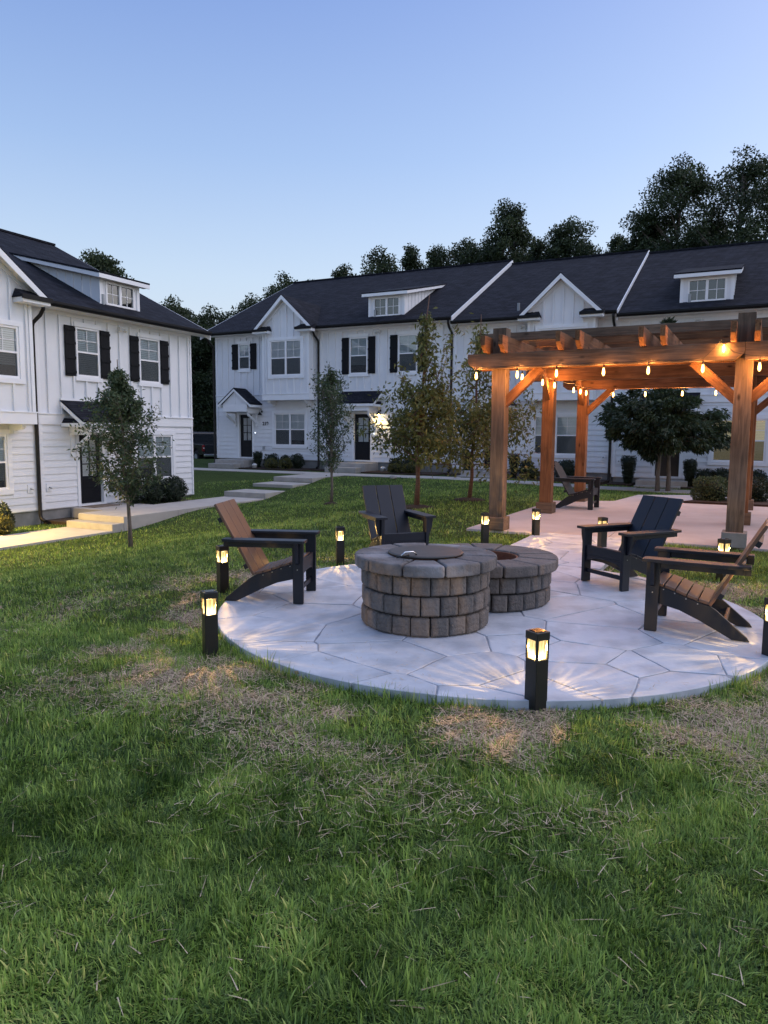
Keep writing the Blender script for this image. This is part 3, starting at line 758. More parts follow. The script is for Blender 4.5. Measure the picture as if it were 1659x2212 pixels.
def townhouse(name, label, origin, rz, dz, x0, x1, L, kind, ox, lit_lamp=0, doormat_='door', gableL=False, gableR=False, rakeR=False, lit_win=False, lit_door=False,
              number=None, pitch=.19, bp=.345, leftspout=False, dshift=0.0):
    root = empty(name, (origin[0], origin[1], dz), rz); tag(root, label, 'townhouse', 'white townhouses round the lawn')
    E = L['eave']; RD, RZ = L['rd'], L['rz']; SL = (RZ-E-.12)/(RD+.45)
    b0, b1 = L['band0'], L['band1']
    low_o, up_o = [], []
    X = lambda a: a+ox
    T = .12
    dr = (X(1.30)+dshift, X(1.99)+dshift) if kind == 'A' else (X(1.62)+L['bd'], X(2.37)+L['bd'])
    low_o.append((dr[0]-.10, dr[1]+.10, L['door0']-.06, L['door1']+.10))
    lw = ((X(3.22), X(4.83)) if L is LV2 else (X(3.48), X(5.02))) if kind == 'A' else (X(L['bl'][0]), X(L['bl'][1]))
    low_o.append((lw[0]-T, lw[1]+T, L['low0']-T, L['low1']+T))
    if kind == 'A':
        uw = [(X(1.29), X(1.91), L['sm0'], L['up1'])]; bay = (X(3.04), X(5.39)); yb = -.6
    else:
        uw = [(X(a), X(b), L['up0'], L['up1']) for a, b in L['bw']]
        bay = None
    for a, b, c, d in uw: up_o.append((a-.05, b+.05, c-.11, d+.12))
    sh = [(a-.355, a-.04, c, d) for a, b, c, d in uw] + [(b+.04, b+.355, c, d) for a, b, c, d in uw]
    up_cut = up_o + sh
    ccx = (X(1.68)+dshift) if kind == 'A' else X(2.0)+L['bd']
    if bay: up_wall_o = [(a-.0, b+.0, c, d) for a, b, c, d in uw] + [(bay[0]+.05, bay[1]-.05, b0+.02, E+.4)]
    else: up_wall_o = list(uw)
    # backing wall with real openings
    mb = MB(); wall_cells(mb, x0, x1, L['base']-.02, b0, [(dr[0]-.10, dr[1]+.10, L['door0']-.06, L['door1']+.10), (lw[0], lw[1], L['low0'], L['low1'])], 0.0)
    wall_cells(mb, x0, x1, b0, E+.08, up_wall_o, 0.0)
    # remaining shell
    mb.box(x0, x0+.1, .06, RD*2, L['base']-.02, E+.1).box(x1-.1, x1, .06, RD*2, L['base']-.02, E+.1).box(x0, x1, RD*2, RD*2+.1, L['base']-.02, E+.1)
    if gableL: mb.prism([(0,E+.05),(RD,RZ-.12),(2*RD,E+.05)], x0, x0+.1, 'x')
    if gableR: mb.prism([(0,E+.05),(RD,RZ-.12),(2*RD,E+.05)], x1-.1, x1, 'x')
    mb.build('wall', M['batten_wall'], root)
    MB().box(x0+.02, x1-.02, .03, RD*2-.02, L['base']-1.1, L['base']-.021).build('foundation', M['foundation'], root)
    lap(root, x0+.09, x1-.06, L['base'], b0-.005, pitch, low_o)
    battens(root, x0+.09, x1-.05, b1+.03, E-.10, bp, up_cut + ([(bay[0], bay[1], b0, E)] if bay else []), phase=.24)
    # trims: corners, belt, frieze
    MB().box(x0-.012, x0+.088, -.048, -.001, L['base']-.01, b0-.006).build('corner_trim', M['trim'], root)
    MB().box(x0-.012, x0+.088, -.046, -.001, b1+.031, E).build('corner_trim', M['trim'], root)
    MB().box(x1-.058, x1-.002, -.046, -.001, L['base']-.01, b0-.006).build('corner_trim', M['trim'], root)
    MB().box(x1-.058, x1-.002, -.044, -.001, b1+.031, E).build('corner_trim', M['trim'], root)
    for a, b in cut((x0-.014, x1), [(bay[0], bay[1])] if bay else []):
        MB().box(a, b, -.055, -.001, b0, b1).build('belt_board', M['trim'], root)
        MB().box(a, b, -.085, -.001, b1+.001, b1+.029).build('belt_ledge', M['trim'], root)
        if b-a > .05: MB().box(a+.09, b, -.040, -.001, E-.10, E-.001).build('frieze', M['trim'], root)
    # windows, shutters, door
    for a, b, c, d in uw: window(root, a, b, c, d, 1)
    for s in sh: shutter(root, *s)
    window(root, lw[0], lw[1], L['low0'], L['low1'], 2, trim='box', lit=lit_win)
    door(root, dr[0], dr[1], L['door0'], L['door1'], M[doormat_], lit_door)
    # main roof
    xl = x0-.5 if gableL else x0; xr = x1+.42 if gableR else x1
    rf = MB().slab([(xl,-.45,E+.12),(xr,-.45,E+.12),(xr,RD,RZ),(xl,RD,RZ)], .10).slab([(xl,RD*2+.45,E+.12),(xl,RD+.001,RZ),(xr,RD+.001,RZ),(xr,RD*2+.45,E+.12)], .10).build('roof', M['roof'], root)
    MB().box(xl, xr, RD-.12, RD+.12, RZ-.03, RZ+.035).build('ridge_cap', M['roof'], rf)
    def rake(xx, w, h=.24, lift=.0):
        MB().hexa([(xx,-.46,E+.10-h),(xx+w,-.46,E+.10-h),(xx+w,RD,RZ-.02-h),(xx,RD,RZ-.02-h),(xx,-.46,E+.115+lift),(xx+w,-.46,E+.115+lift),(xx+w,RD,RZ-.005+lift),(xx,RD,RZ-.005+lift)]).build('rake_board', M['trim'], root)
        MB().hexa([(xx,RD*2+.45,E+.10-h),(xx+w,RD*2+.45,E+.10-h),(xx+w,RD+.002,RZ-.02-h),(xx,RD+.002,RZ-.02-h),(xx,RD*2+.45,E+.115),(xx+w,RD*2+.45,E+.115),(xx+w,RD+.002,RZ-.005),(xx,RD+.002,RZ-.005)]).build('rake_board', M['trim'], root)
    if rakeR: rake(x1+.002, .03, .34, .02)
    if gableL: rake(xl-.03, .028)
    if gableR: rake(xr+.002, .028)
    gseg = cut((xl, xr), [(X(2.62), X(5.5))] if bay else [])
    for a, b in gseg:
        MB().prism([(-.45,E+.115),(-.56,E+.115),(-.56,E+.06),(-.53,E+.0),(-.45,E+.0)], a+.005, b-.005, 'x').build('gutter', M['gutter'], root)
        MB().box(a, b, -.449, -.425, E-.02, E+.015).build('fascia', M['trim'], root)
        MB().box(a, b, -.424, -.036, E-.015, E+.005).build('soffit', M['soffit'], root)
    if not gableR: downspout(root, x1-.10, E+.0, L['ds'])
    if leftspout: downspout(root, x0-.10, E, L['ds'])
    # bay with gable
    if bay:
        a, b = bay; y = yb
        bw = (a+.40, b-.37, L['bay0'], L['bay1'])
        gx, gz = (a+b)/2, L['gz']; hw = (b-a)/2+.30; ge = E+.02
        mb = MB(); wall_cells(mb, a, b, b0, E, [bw], y)
        zt = lambda x: gz-.10-(gz-ge)/hw*abs(x-gx)
        mb.prism([(a,E),(b,E),(b,zt(b)),(gx,gz-.10),(a,zt(a))], y, y+.06, 'y')
        mb.box(a, a+.05, y+.06, .0, b0, E+.2).box(b-.05, b, y+.06, .0, b0, E+.2).box(a+.05, b-.05, y+.06, 0, b0, b0+.05)
        by = mb.build('bay', M['batten_wall'], root)
        battens(by, a, b, b1+.03, lambda x: zt(x)-.16, bp, [(bw[0]-T, bw[1]+T, bw[2]-T, bw[3]+T)], y, .20)
        for xx in (a-.012, b-.075): MB().box(xx, xx+.087, y-.034, y-.001, b1+.03, E-.06).build('corner_trim', M['trim'], by)
        MB().box(a-.03, b+.03, y-.04, y-.001, b0-.01, b1).build('skirt_board', M['trim'], by)
        MB().box(a-.045, b+.045, y-.06, y-.001, b1+.001, b1+.029).build('belt_ledge', M['trim'], by)
        for xx, s in ((a, -1), (b, 1)):
            MB().box(min(xx, xx+s*.03), max(xx, xx+s*.03), y, -.041, b0-.01, b1).build('skirt_board', M['trim'], by)
            MB().box(min(xx, xx+s*.02), max(xx, xx+s*.02), y+.25, y+.295, b1+.03, E-.02).build('batten', M['batten_wall'], by)
        # corbels below
        for xx in (a+.22, b-.25):
            MB().prism([(-.03,b0-.012),(y+.06,b0-.012),(y+.06,b0-.06),(y+.12,b0-.13),(-.22,b0-.16),(-.20,b0-.24),(-.03,b0-.24)], xx-.05, xx+.05, 'x').build('corbel', M['trim'], by)
        window(root, *bw, 2, y, 'box')
        # gable roof running back into the main roof
        yback = (gz - E - .12)/SL - .45; yf = y-.30
        for s in (-1, 1):
            e = gx+s*hw
            MB().slab([(gx,yf,gz+.03),(gx,yback,gz+.03),(e,-.44,ge+.10),(e,yf,ge+.05)], .05).build('gable_roof', M['roof'], by)
            MB().hexa([(gx,yf-.005,gz-.17),(gx,yf+.025,gz-.17),(e,yf+.025,ge-.14),(e,yf-.005,ge-.14),(gx,yf-.005,gz-.005),(gx,yf+.025,gz-.005),(e,yf+.025,ge+.02),(e,yf-.005,ge+.02)]).build('rake_board', M['trim'], by)
            MB().hexa([(gx,yf+.026,gz-.09),(gx,y,gz-.09),(e,y,ge-.05),(e,yf+.026,ge-.05),(gx,yf+.026,gz-.06),(gx,y,gz-.06),(e,y,ge-.02),(e,yf+.026,ge-.02)]).build('soffit', M['soffit'], by)
            MB().hexa([(gx,y-.03,gz-.25),(gx,y-.001,gz-.25),(gx+s*(hw-.3),y-.001,ge+.10),(gx+s*(hw-.3),y-.03,ge+.10),(gx,y-.03,gz-.12),(gx,y-.001,gz-.12),(gx+s*(hw-.3),y-.001,ge+.23),(gx+s*(hw-.3),y-.03,ge+.23)]).build('frieze', M['trim'], by)
            # eave return
            xa, xb = sorted((e+s*.02, gx+s*(hw-.78)))
            MB().hexa([(xa,yf-.05,ge-.02),(xb,yf-.05,ge-.02),(xb,y,ge-.02),(xa,y,ge-.02),(xa,yf-.05,ge+.04),(xb,yf-.05,ge+.04),(xb-(.10 if s < 0 else 0),y-.0,ge+.20),(xa+(.10 if s > 0 else 0),y-.0,ge+.20)]).build('eave_return', M['roof'], by)
            MB().box(xa, xb, yf-.10, yf-.051, ge-.06, ge+.04).build('gutter', M['gutter'], by)
            MB().box(xa+.03, xb-.03, yf-.05, y-.001, ge-.13, ge-.021).build('return_fascia', M['trim'], by)
    else:
        dormer(root, X(L['dm'][0]), X(L['dm'][1]), L['dz0'], L['dz1'], .27, E, SL)
    # porch canopy
    if kind == 'A':
        a, b = ccx-.89, ccx+.89; ce, ca, cb = L['cAe'], L['cAa'], L['cBb']; D = .9
        cn = MB().box(a+.24, b-.24, -D+.06, -.026, cb, ce-.03).build('canopy', M['trim'], root)
        MB().prism([(a+.2,ce-.028),(b-.2,ce-.028),(ccx,ca-.16)], -D+.075, -D+.14, 'y').build('gable_panel', M['batten_wall'], cn)
        MB().box(ccx-.02, ccx+.02, -D+.055, -D+.074, ce-.02, ca-.25).build('batten', M['trim'], cn)
        for s in (-1, 1):
            e = ccx+s*.89
            MB().slab([(ccx,-D-.02,ca),(ccx,-.03,ca),(e,-.03,ce),(e,-D-.02,ce)], .04).build('canopy_roof', M['roof'], cn)
            MB().hexa([(ccx,-D-.015,ca-.16),(ccx,-D+.02,ca-.16),(e,-D+.02,ce-.15),(e,-D-.015,ce-.15),(ccx,-D-.015,ca-.045),(ccx,-D+.02,ca-.045),(e,-D+.02,ce-.045),(e,-D-.015,ce-.045)]).build('rake_board', M['trim'], cn)
            MB().box(min(e, e-s*.10), max(e, e-s*.10), -D+.021, -.03, ce-.15, ce-.05).build('fascia', M['trim'], cn)
            bracket(root, ccx+s*.60, cb-.001, .72, .58)
        lx = ccx+.87
    else:
        a, b = ccx-.93, ccx+.93; ce, ct, cb = L['cBe'], L['cBt'], L['cBb']; D = .85
        cn = MB().box(a+.24, b-.24, -D+.08, -.026, cb, ce-.03).build('canopy', M['trim'], root)
        MB().slab([(a,-D-.02,ce),(b,-D-.02,ce),(b,-.045,ct),(a,-.045,ct)], .04).build('canopy_roof', M['roof'], cn)
        MB().box(a, b, -D-.015, -D+.012, ce-.14, ce-.045).build('fascia', M['trim'], cn)
        MB().box(a, b, -.07, -.041, ct-.01, ct+.05).build('flashing', M['trim'], cn)
        for s, e in ((-1, a), (1, b)):
            xx = e if s < 0 else e-.035
            MB().hexa([(xx,-D+.013,ce-.15),(xx+.035,-D+.013,ce-.15),(xx+.035,-.045,ct-.16),(xx,-.045,ct-.16),(xx,-D+.013,ce-.043),(xx+.035,-D+.013,ce-.043),(xx+.035,-.045,ct-.045),(xx,-.045,ct-.045)]).build('rake_board', M['trim'], cn)
            xa, xb = sorted((e+s*.0, e-s*.22))
            MB().box(xa, xb, -D+.014, -.03, ce-.15, ce-.06).build('eave_return', M['trim'], cn)
            MB().hexa([(xa,-D+.05,ce-.058),(xb,-D+.05,ce-.058),(xb,-.03,ce-.058),(xa,-.03,ce-.058),(xa+(.08 if s<0 else 0),-D+.1,ce+.05),(xb-(.08 if s>0 else 0),-D+.1,ce+.05),(xb-(.08 if s>0 else 0),-.03,ce+.07),(xa+(.08 if s<0 else 0),-.03,ce+.07)]).build('return_roof', M['roof'], cn)
            bracket(root, ccx+s*.62, cb-.001, .70, .58)
        MB().prism([(-D+.1,ce-.03),(-.03,ce-.03),(-.03,ct-.12)], a+.26, b-.26, 'x').build('canopy_core', M['trim'], cn)
        lx = ccx+.84 if L is not LV1 else ccx+.95
    lantern(root, lx, L['lamp'], lit_lamp > 0, lit_lamp)
    MB().tube([(X(2.42),.25,E+.35),(X(2.42),.25,E+.72)], .05, 10).build('vent_pipe', M['box_grey'], root)
    flood(root, X(2.75) if kind == 'A' else X(2.75), E-.20)
    # small fittings on the siding
    MB().box(lx+.05, lx+.13, -.10, -.026, L['base']+.42, L['base']+.56).build('outlet_box', M['box_grey'], root)
    hx = x1-.32 if kind == 'A' else x0+.22
    MB().box(hx-.08, hx+.08, -.045, -.026, L['base']+.45, L['base']+.66).build('hose_plate', M['trim'], root)
    MB().tube([(hx,-.04,L['base']+.56),(hx,-.13,L['base']+.54)], .02, 8).build('hose_tap', M['box_grey'], root)
    bx = dr[1]+.19
    MB().box(bx-.05, bx+.05, -.045, -.026, L['door0']+1.02, L['door0']+1.16).build('doorbell_plate', M['trim'], root)
    MB().lathe([(.014,0),(.014,.012)], 10).build('doorbell_button', M['ledwhite'], root, loc=(bx,-.046,L['door0']+1.09), rot=(R(90),0,0))
    if number:
        cu = bpy.data.curves.new('house_number', 'FONT'); cu.body = number; cu.size = .21; cu.extrude = .008; cu.align_x = 'CENTER'; cu.offset = .006
        tmp = bpy.data.objects.new('number_curve', cu); me = bpy.data.meshes.new_from_object(tmp); bpy.data.objects.remove(tmp)
        to = link('house_number', me, M['number'], root)
        to.location = (lx+.18, -.034, L['door0']+1.43); to.rotation_euler = (R(90), 0, 0)
    # porch steps
    if L is LV2:
        c = (dr[0]+dr[1])/2
        st = MB().box(c-.86, c+.74, -1.15, .028, -.6, L['door0']-.10).build('porch_steps', M['step'], root, bevel=.012)
        MB().box(c-.86, c+.56, -1.62, -1.152, -.6, L['door0']-.26).build('step', M['step'], st, bevel=.012)
    return root

LV2 = dict(base=.36, band0=2.93, band1=3.17, up0=3.97, up1=5.46, sm0=4.33, low0=.97, low1=2.38, door0=.43, door1=2.32, eave=5.83,
           rd=7.2, rz=9.62, bay0=3.95, bay1=5.43, gz=7.25, cAe=2.78, cAa=3.48, cBe=2.76, cBt=3.27, cBb=2.44, lamp=2.30, ds=.02,
           bd=0.0, bl=(3.38,4.96), bw=((1.38,2.22),(3.61,4.45)), dm=(2.12,3.74), dz0=6.09, dz1=7.17)
LV1 = dict(base=-.48, band0=1.69, band1=1.95, up0=2.97, up1=4.27, sm0=3.3, low0=.10, low1=1.43, door0=-.43, door1=1.42, eave=4.60,
           rd=6.6, rz=8.15, bay0=2.74, bay1=3.94, gz=5.75, cAe=1.80, cAa=2.4, cBe=1.79, cBt=2.33, cBb=1.50, lamp=1.30, ds=-.78,
           bd=-.42, bl=(3.22,4.72), bw=((1.22,1.99),(3.45,4.27)), dm=(2.33,3.78), dz0=4.90, dz1=5.83)
O2 = (-7.735, 33.4); O1 = (-6.225, 23.3)
townhouse('townhouse', 'left end townhouse of the far row with bay gable and door number 219', O2, SITE, 0, 0.0, 5.62, LV2, 'A', 0.0, gableL=True, number='219', leftspout=True)
townhouse('townhouse', 'far townhouse with long dormer and the lit yellow porch lamp beside its door', O2, SITE, 0, 5.62, 11.64, LV2, 'B', 5.62, lit_lamp=26, rakeR=True)
townhouse('townhouse', 'far townhouse with tall gable seen over the left half of the pergola', O2, SITE, -.16, 11.64, 17.69, LV2, 'A', 11.62, rakeR=True)
townhouse('townhouse', 'far townhouse at right with dark brown door behind the dark round tree', O2, SITE, -.28, 17.69, 25.2, LV2, 'B', 17.5, doormat_='door_brown', lit_win=True, lit_door=True)
townhouse('townhouse', 'nearer townhouse at left edge with bay window, mostly out of frame', O1, R(63.5), 0, -11.60, -5.66, LV1, 'A', -11.59, lit_lamp=1300, pitch=.178, bp=.40)
townhouse('townhouse', 'nearer white townhouse at left with shuttered windows and a side dormer', O1, R(63.5), 0, -5.66, 0.0, LV1, 'B', -5.65, gableR=True, pitch=.178, bp=.40)

# ------------------------------------------------------------------ pergola
def timber(name, p0, p1, w, h, mat, parent, ends=None, bevel=.006):
    """beam from p0 to p1 (parent space); own x axis along its length; w across, h in height. ends: chamfer length at lower ends"""
    p0, p1 = Vector(p0), Vector(p1); d = p1-p0; Ln = d.length; d.normalize()
    if abs(d.z) > .95: side = Vector((0,1,0)); side = (side - d*side.dot(d)).normalized()
    else: side = Vector((0,0,1)).cross(d).normalized()
    upv = d.cross(side)
    mb = MB()
    if ends:
        c = ends
        mb.prism([(0,-h/2+c*.75),(c,-h/2),(Ln-c,-h/2),(Ln,-h/2+c*.75),(Ln,h/2),(0,h/2)], -w/2, w/2, 'y')
    else: mb.box(0, Ln, -w/2, w/2, -h/2, h/2)
    o = mb.build(name, mat, parent, bevel=bevel)
    mt = Matrix((d, side, upv)).transposed().to_4x4(); mt.translation = p0
    o.matrix_local = mt
    return o

PROT = R(-27.9)
pg = empty('pergola', (*W(-3.43, 10.9), 0), PROT)
tag(pg, 'cedar timber pergola with string lights on the concrete terrace', 'pergola')
PU = [0.0, 3.38, 6.76]; PV = [0.0, 2.85, 5.7]
PW = .215
for i, a in enumerate(PU):
    for j, b in enumerate(PV):
        fm = M['woodgrey'] if j == 0 else M['wood']
        timber('post', (a,b,.03), (a,b,3.14 if j == 0 else 2.53), PW, PW, fm, pg)
        MB().box(a-.155, a+.155, b-.155, b+.155, .03, .235).build('post_base', M['foundation'] if (i == 1 and j == 0) else M['woodgrey'], pg, bevel=.008)
BZ0, BZ1 = 2.52, 2.75
for j, b in enumerate(PV):
    if j == 0:
        timber('beam', (-.47,b-.165,(BZ0+BZ1)/2), (3.38,b-.165,(BZ0+BZ1)/2), .11, BZ1-BZ0, M['woodgrey'], pg, ends=.12)
        timber('beam', (3.384,b-.165,(BZ0+BZ1)/2), (7.3,b-.165,(BZ0+BZ1)/2), .11, BZ1-BZ0, M['woodgrey'], pg)
        timber('beam', (-.47,b+.165,(BZ0+BZ1)/2), (7.3,b+.165,(BZ0+BZ1)/2), .11, BZ1-BZ0, M['wood'], pg, ends=.12)
    else:
        timber('beam', (-.44,b,(2.54+BZ1)/2), (7.3,b,(2.54+BZ1)/2), .22, BZ1-2.54, M['wood'], pg, ends=.10)
for k in range(7):
    uc = 1.127*k
    for s in (-1, 1):
        x = uc+s*.138
        timber('rafter', (x,-.46,2.872), (x,6.2,2.872), .068, .24, M['wood'], pg, ends=.13)
for v in (.42, 1.30, 2.18, 3.06, 3.94, 4.82, 5.62):
    timber('purlin', (-.42,v,3.062), (7.3,v,3.062), .085, .135, M['woodgrey'] if v < 1 else M['wood'], pg)
def brace(px, pv, du, dv, zt=2.52):
    L_ = .52
    p0 = Vector((px+du*(PW/2-.02), pv+dv*(PW/2-.02), zt-L_+.02)); p1 = Vector((px+du*(PW/2+L_-.03), pv+dv*(PW/2+L_-.03), zt-.02))
    ax = (p1-p0).normalized()
    timber('brace', p0-ax*.05, p1+ax*.05, .09, .135, M['wood'], pg)
for i, a in enumerate(PU):
    for j, b in enumerate(PV):
        zt = 2.52 if j == 0 else 2.54
        if j != 1: brace(a, b, 1, 0, zt)
        if i > 0 and j != 1: brace(a, b, -1, 0, zt)
        if j > 0: brace(a, b, 0, -1, 2.76)

# string lights: one cable with hanging bulbs along front, left and rear beams
sl = empty('string_lights', (*W(-3.43, 10.9), 0), PROT)
tag(sl, 'string of warm glowing filament bulbs hung along the pergola beams', 'string lights')
bulbs = []
front = [(-.31,.0),(.34,0),(.93,0),(1.60,0),(2.20,0),(2.89,0),(3.56,0),(4.2,0),(4.9,0),(5.6,0),(6.3,0)]
fy = -.25
for x, _ in front: bulbs.append((x, fy, 2.41))
bulbs.append((3.13, fy, 2.66))
for v in (.55, 1.75, 2.55, 4.05, 4.65, 5.2): bulbs.append((.17, v, 2.43))
for x in (.62, 1.30, 2.05, 2.70, 3.75, 4.5, 5.2): bulbs.append((x, 5.85, 2.42))
proto = None
for i, p in enumerate(bulbs):
    if proto is None:
        b = MB().lathe([(.013,.115),(.013,.15),(.008,.16)], 8).box(-.0015,.0015,-.0015,.0015,.158,.20).build('bulb', M['cable'], sl, smooth=False)
        MB().lathe([(.012,.114),(.015,.095),(.022,.055),(.022,.035),(.015,.01),(.004,.0)], 12).build('globe', M['bulb_globe'], b, smooth=True)
        MB().lathe([(.004,.10),(.010,.085),(.010,.03),(.004,.018)], 8).build('filament', M['bulb_on'], b, smooth=True)
        proto = b
        ld = bpy.data.lights.new('bulb_light', 'POINT'); ld.energy = 16; ld.color = (1.0, .42, .12); ld.shadow_soft_size = .03
        lo = bpy.data.objects.new('bulb_light', ld); COL.objects.link(lo); lo.parent = b; lo.location = (0,0,.05)
    else:
        b = copy_tree(proto, sl)
    b.location = (p[0], p[1], p[2]-.05)
def cable(pts, sag):
    out = []
    for a, b in zip(pts, pts[1:]):
        for k in range(6):
            t = k/6; q = Vector(a).lerp(Vector(b), t); q.z -= sag*4*t*(1-t); out.append(tuple(q))
    out.append(pts[-1]); return out
ztop = 2.555
fr_pts = [(-.31,fy,ztop),(.34,fy,ztop),(.93,fy,ztop),(1.6,fy,ztop),(2.2,fy,ztop),(2.89,fy,ztop),(3.1,fy,2.79),(3.25,fy-.01,2.62),(3.56,fy,ztop),(4.2,fy,ztop),(4.9,fy,ztop),(5.6,fy,ztop),(6.3,fy,ztop)]
MB().tube(cable(fr_pts, .012), .005, 6).build('cable', M['cable'], sl, smooth=True)
MB().tube(cable([(-.31,fy,ztop),(.05,-.12,ztop),(.17,.55,2.57),(.17,1.75,2.57),(.17,2.55,2.56),(.17,4.05,2.57),(.17,4.65,2.57),(.17,5.2,2.565),(.62,5.85,2.565),(1.3,5.85,2.565),(2.05,5.85,2.565),(2.7,5.85,2.565),(3.75,5.85,2.565),(4.5,5.85,2.565),(5.2,5.85,2.565)], .03), .005, 6).build('cable', M['cable'], sl, smooth=True)

# ------------------------------------------------------------------ bollard lights
def streak_light(name, energy):
    ld = bpy.data.lights.new(name, 'POINT'); ld.energy = energy; ld.color = (1, .64, .24); ld.shadow_soft_size = .006
    ld.use_nodes = True; nt = ld.node_tree; N, L = nt.nodes, nt.links; N.clear()
    out = N.new('ShaderNodeOutputLight'); em = N.new('ShaderNodeEmission'); L.new(em.outputs[0], out.inputs[0])
    tc = N.new('ShaderNodeTexCoord'); sp = N.new('ShaderNodeSeparateXYZ'); L.new(tc.outputs['Normal'], sp.inputs[0])
    at = N.new('ShaderNodeMath'); at.operation = 'ARCTAN2'; L.new(sp.outputs['Y'], at.inputs[0]); L.new(sp.outputs['X'], at.inputs[1])
    cx = N.new('ShaderNodeMath'); cx.operation = 'MULTIPLY'; cx.inputs[1].default_value = 9.0; L.new(at.outputs[0], cx.inputs[0])
    cz = N.new('ShaderNodeMath'); cz.operation = 'MULTIPLY'; cz.inputs[1].default_value = 3.0; L.new(sp.outputs['Z'], cz.inputs[0])
    cb = N.new('ShaderNodeCombineXYZ'); L.new(cx.outputs[0], cb.inputs[0]); L.new(cz.outputs[0], cb.inputs[1])
    no = N.new('ShaderNodeTexNoise'); no.inputs['Scale'].default_value = 1.0; no.inputs['Detail'].default_value = 3; L.new(cb.outputs[0], no.inputs['Vector'])
    mr = N.new('ShaderNodeMapRange'); mr.inputs['From Min'].default_value = .46; mr.inputs['From Max'].default_value = .68
    mr.inputs['To Min'].default_value = .12; mr.inputs['To Max'].default_value = 2.6; L.new(no.outputs['Fac'], mr.inputs['Value'])
    L.new(mr.outputs[0], em.inputs['Strength'])
    return ld
BL = streak_light('bollard_light', 16.0)
def bollard():
    r = empty('bollard_light_post')
    h = .045
    MB().box(-h, h, -h, h, -.03, .285).build('post', M['bollard'], r, bevel=.003)
    c = MB().box(-h-.003, h+.003, -h-.003, h+.003, .395, .44).build('cap', M['bollard'], r, bevel=.003)
    MB().box(-.034, .034, -.034, .034, .4405, .4435).build('solar_panel', M['solar'], c)
    for sx in (-1, 1):
        for sy in (-1, 1):
            MB().box(sx*h-.0065*(1+sx), sx*h+.0065*(1-sx), sy*h-.0065*(1+sy), sy*h+.0065*(1-sy), .285, .395).build('corner_bar', M['bollard'], r)
    for k in range(4):
        a = k*math.pi/2
        MB().box(-.031, .031, -.036, -.033, .286, .394).build('glass_panel', M['fluted'], r, rot=(0,0,a))
    MB().lathe([(.014,.286),(.014,.296),(.006,.303)], 10).build('led', M['led'], r)
    return r
bspots = [((.86,3.89), 'black bollard light standing in the straw at the front edge of the patio', 0.0),
          ((-1.19,4.82), 'black bollard light nearest the camera on the left rim of the patio', .35),
          ((-1.55,6.81), 'black bollard light behind the left lounge chair', .5),
          ((-.51,8.29), 'black bollard light between the left chair and the chair behind the fire pit', .1),
          ((1.41,9.92), 'black bollard light on the grass in front of the left front pergola post', .1),
          ((2.25,10.54), 'black bollard light at the left corner where apron meets the pergola terrace', .15),
          ((3.72,10.25), 'black bollard light showing above the arm of the right rear chair', .2),
          ((2.91,9.47), 'black bollard light seen beneath the arm of the right rear chair', .2),
          ((3.62,7.55), 'black bollard light on the grass behind the arms of the front right chair', .3),
          ((2.64,4.74), 'black bollard light cut off by the right edge of the picture', .2)]
bp_ = None
for (x, y), lab, rz in bspots:
    if bp_ is None:
        b = bp_ = bollard()
        lo = bpy.data.objects.new('lamp_light', BL); COL.objects.link(lo); lo.parent = b; lo.location = (0,0,.335)
    else: b = copy_tree(bp_)
    d = math.hypot(x-PC[0], y-PC[1]); u_, v_ = S(x, y)
    b.location = (x, y, .0); b.rotation_euler = (0,0,rz + (.12 if rz else .55))
    tag(b, lab, 'bollard light', 'bollard lights round the patio')

# ------------------------------------------------------------------ fire pit
def blocks(root, c, r, z0, courses, n, skip=None, ph=0.0, hgt=.15, dep=.14):
    for k in range(courses):
        for i in range(n):
            a = 2*math.pi*(i+.5*(k % 2))/n + ph
            x, y = c[0]+r*math.cos(a), c[1]+r*math.sin(a)
            if skip and skip(x, y): continue
            w = 2*math.pi*r/n
            w0 = w-.006-rs.uniform(0, .008); w1 = w0*(1-dep/r*.95); j = rs.uniform(-.006, .006)
            zz0, zz1 = .004, hgt-.006
            bl = .012
            # outer face slightly pillowed: centre pushed out
            mb = MB(); xo = .0+j
            P_ = []
            for (dx, wy, za, zb) in ((-dep, w1, zz0, zz1), (-.018+j, w0, zz0, zz1), (xo, w0-.03, zz0+.016, zz1-.016)):
                P_.append([(dx,-wy/2,za),(dx,wy/2,za),(dx,wy/2,zb),(dx,-wy/2,zb)])
            mb.v = [q for ring in P_ for q in ring]
            mb.f = [(3,2,1,0),(8,9,10,11)]
            for q in range(2):
                for e in range(4):
                    f_ = (e+1) % 4; mb.f.append((q*4+e, q*4+f_, q*4+4+f_, q*4+4+e))
            mb.build('block', M['block'], root, bevel=.0075, loc=(x-root.location.x, y-root.location.y, z0+k*hgt), rot=(0,0,a+rs.uniform(-.015,.015)))
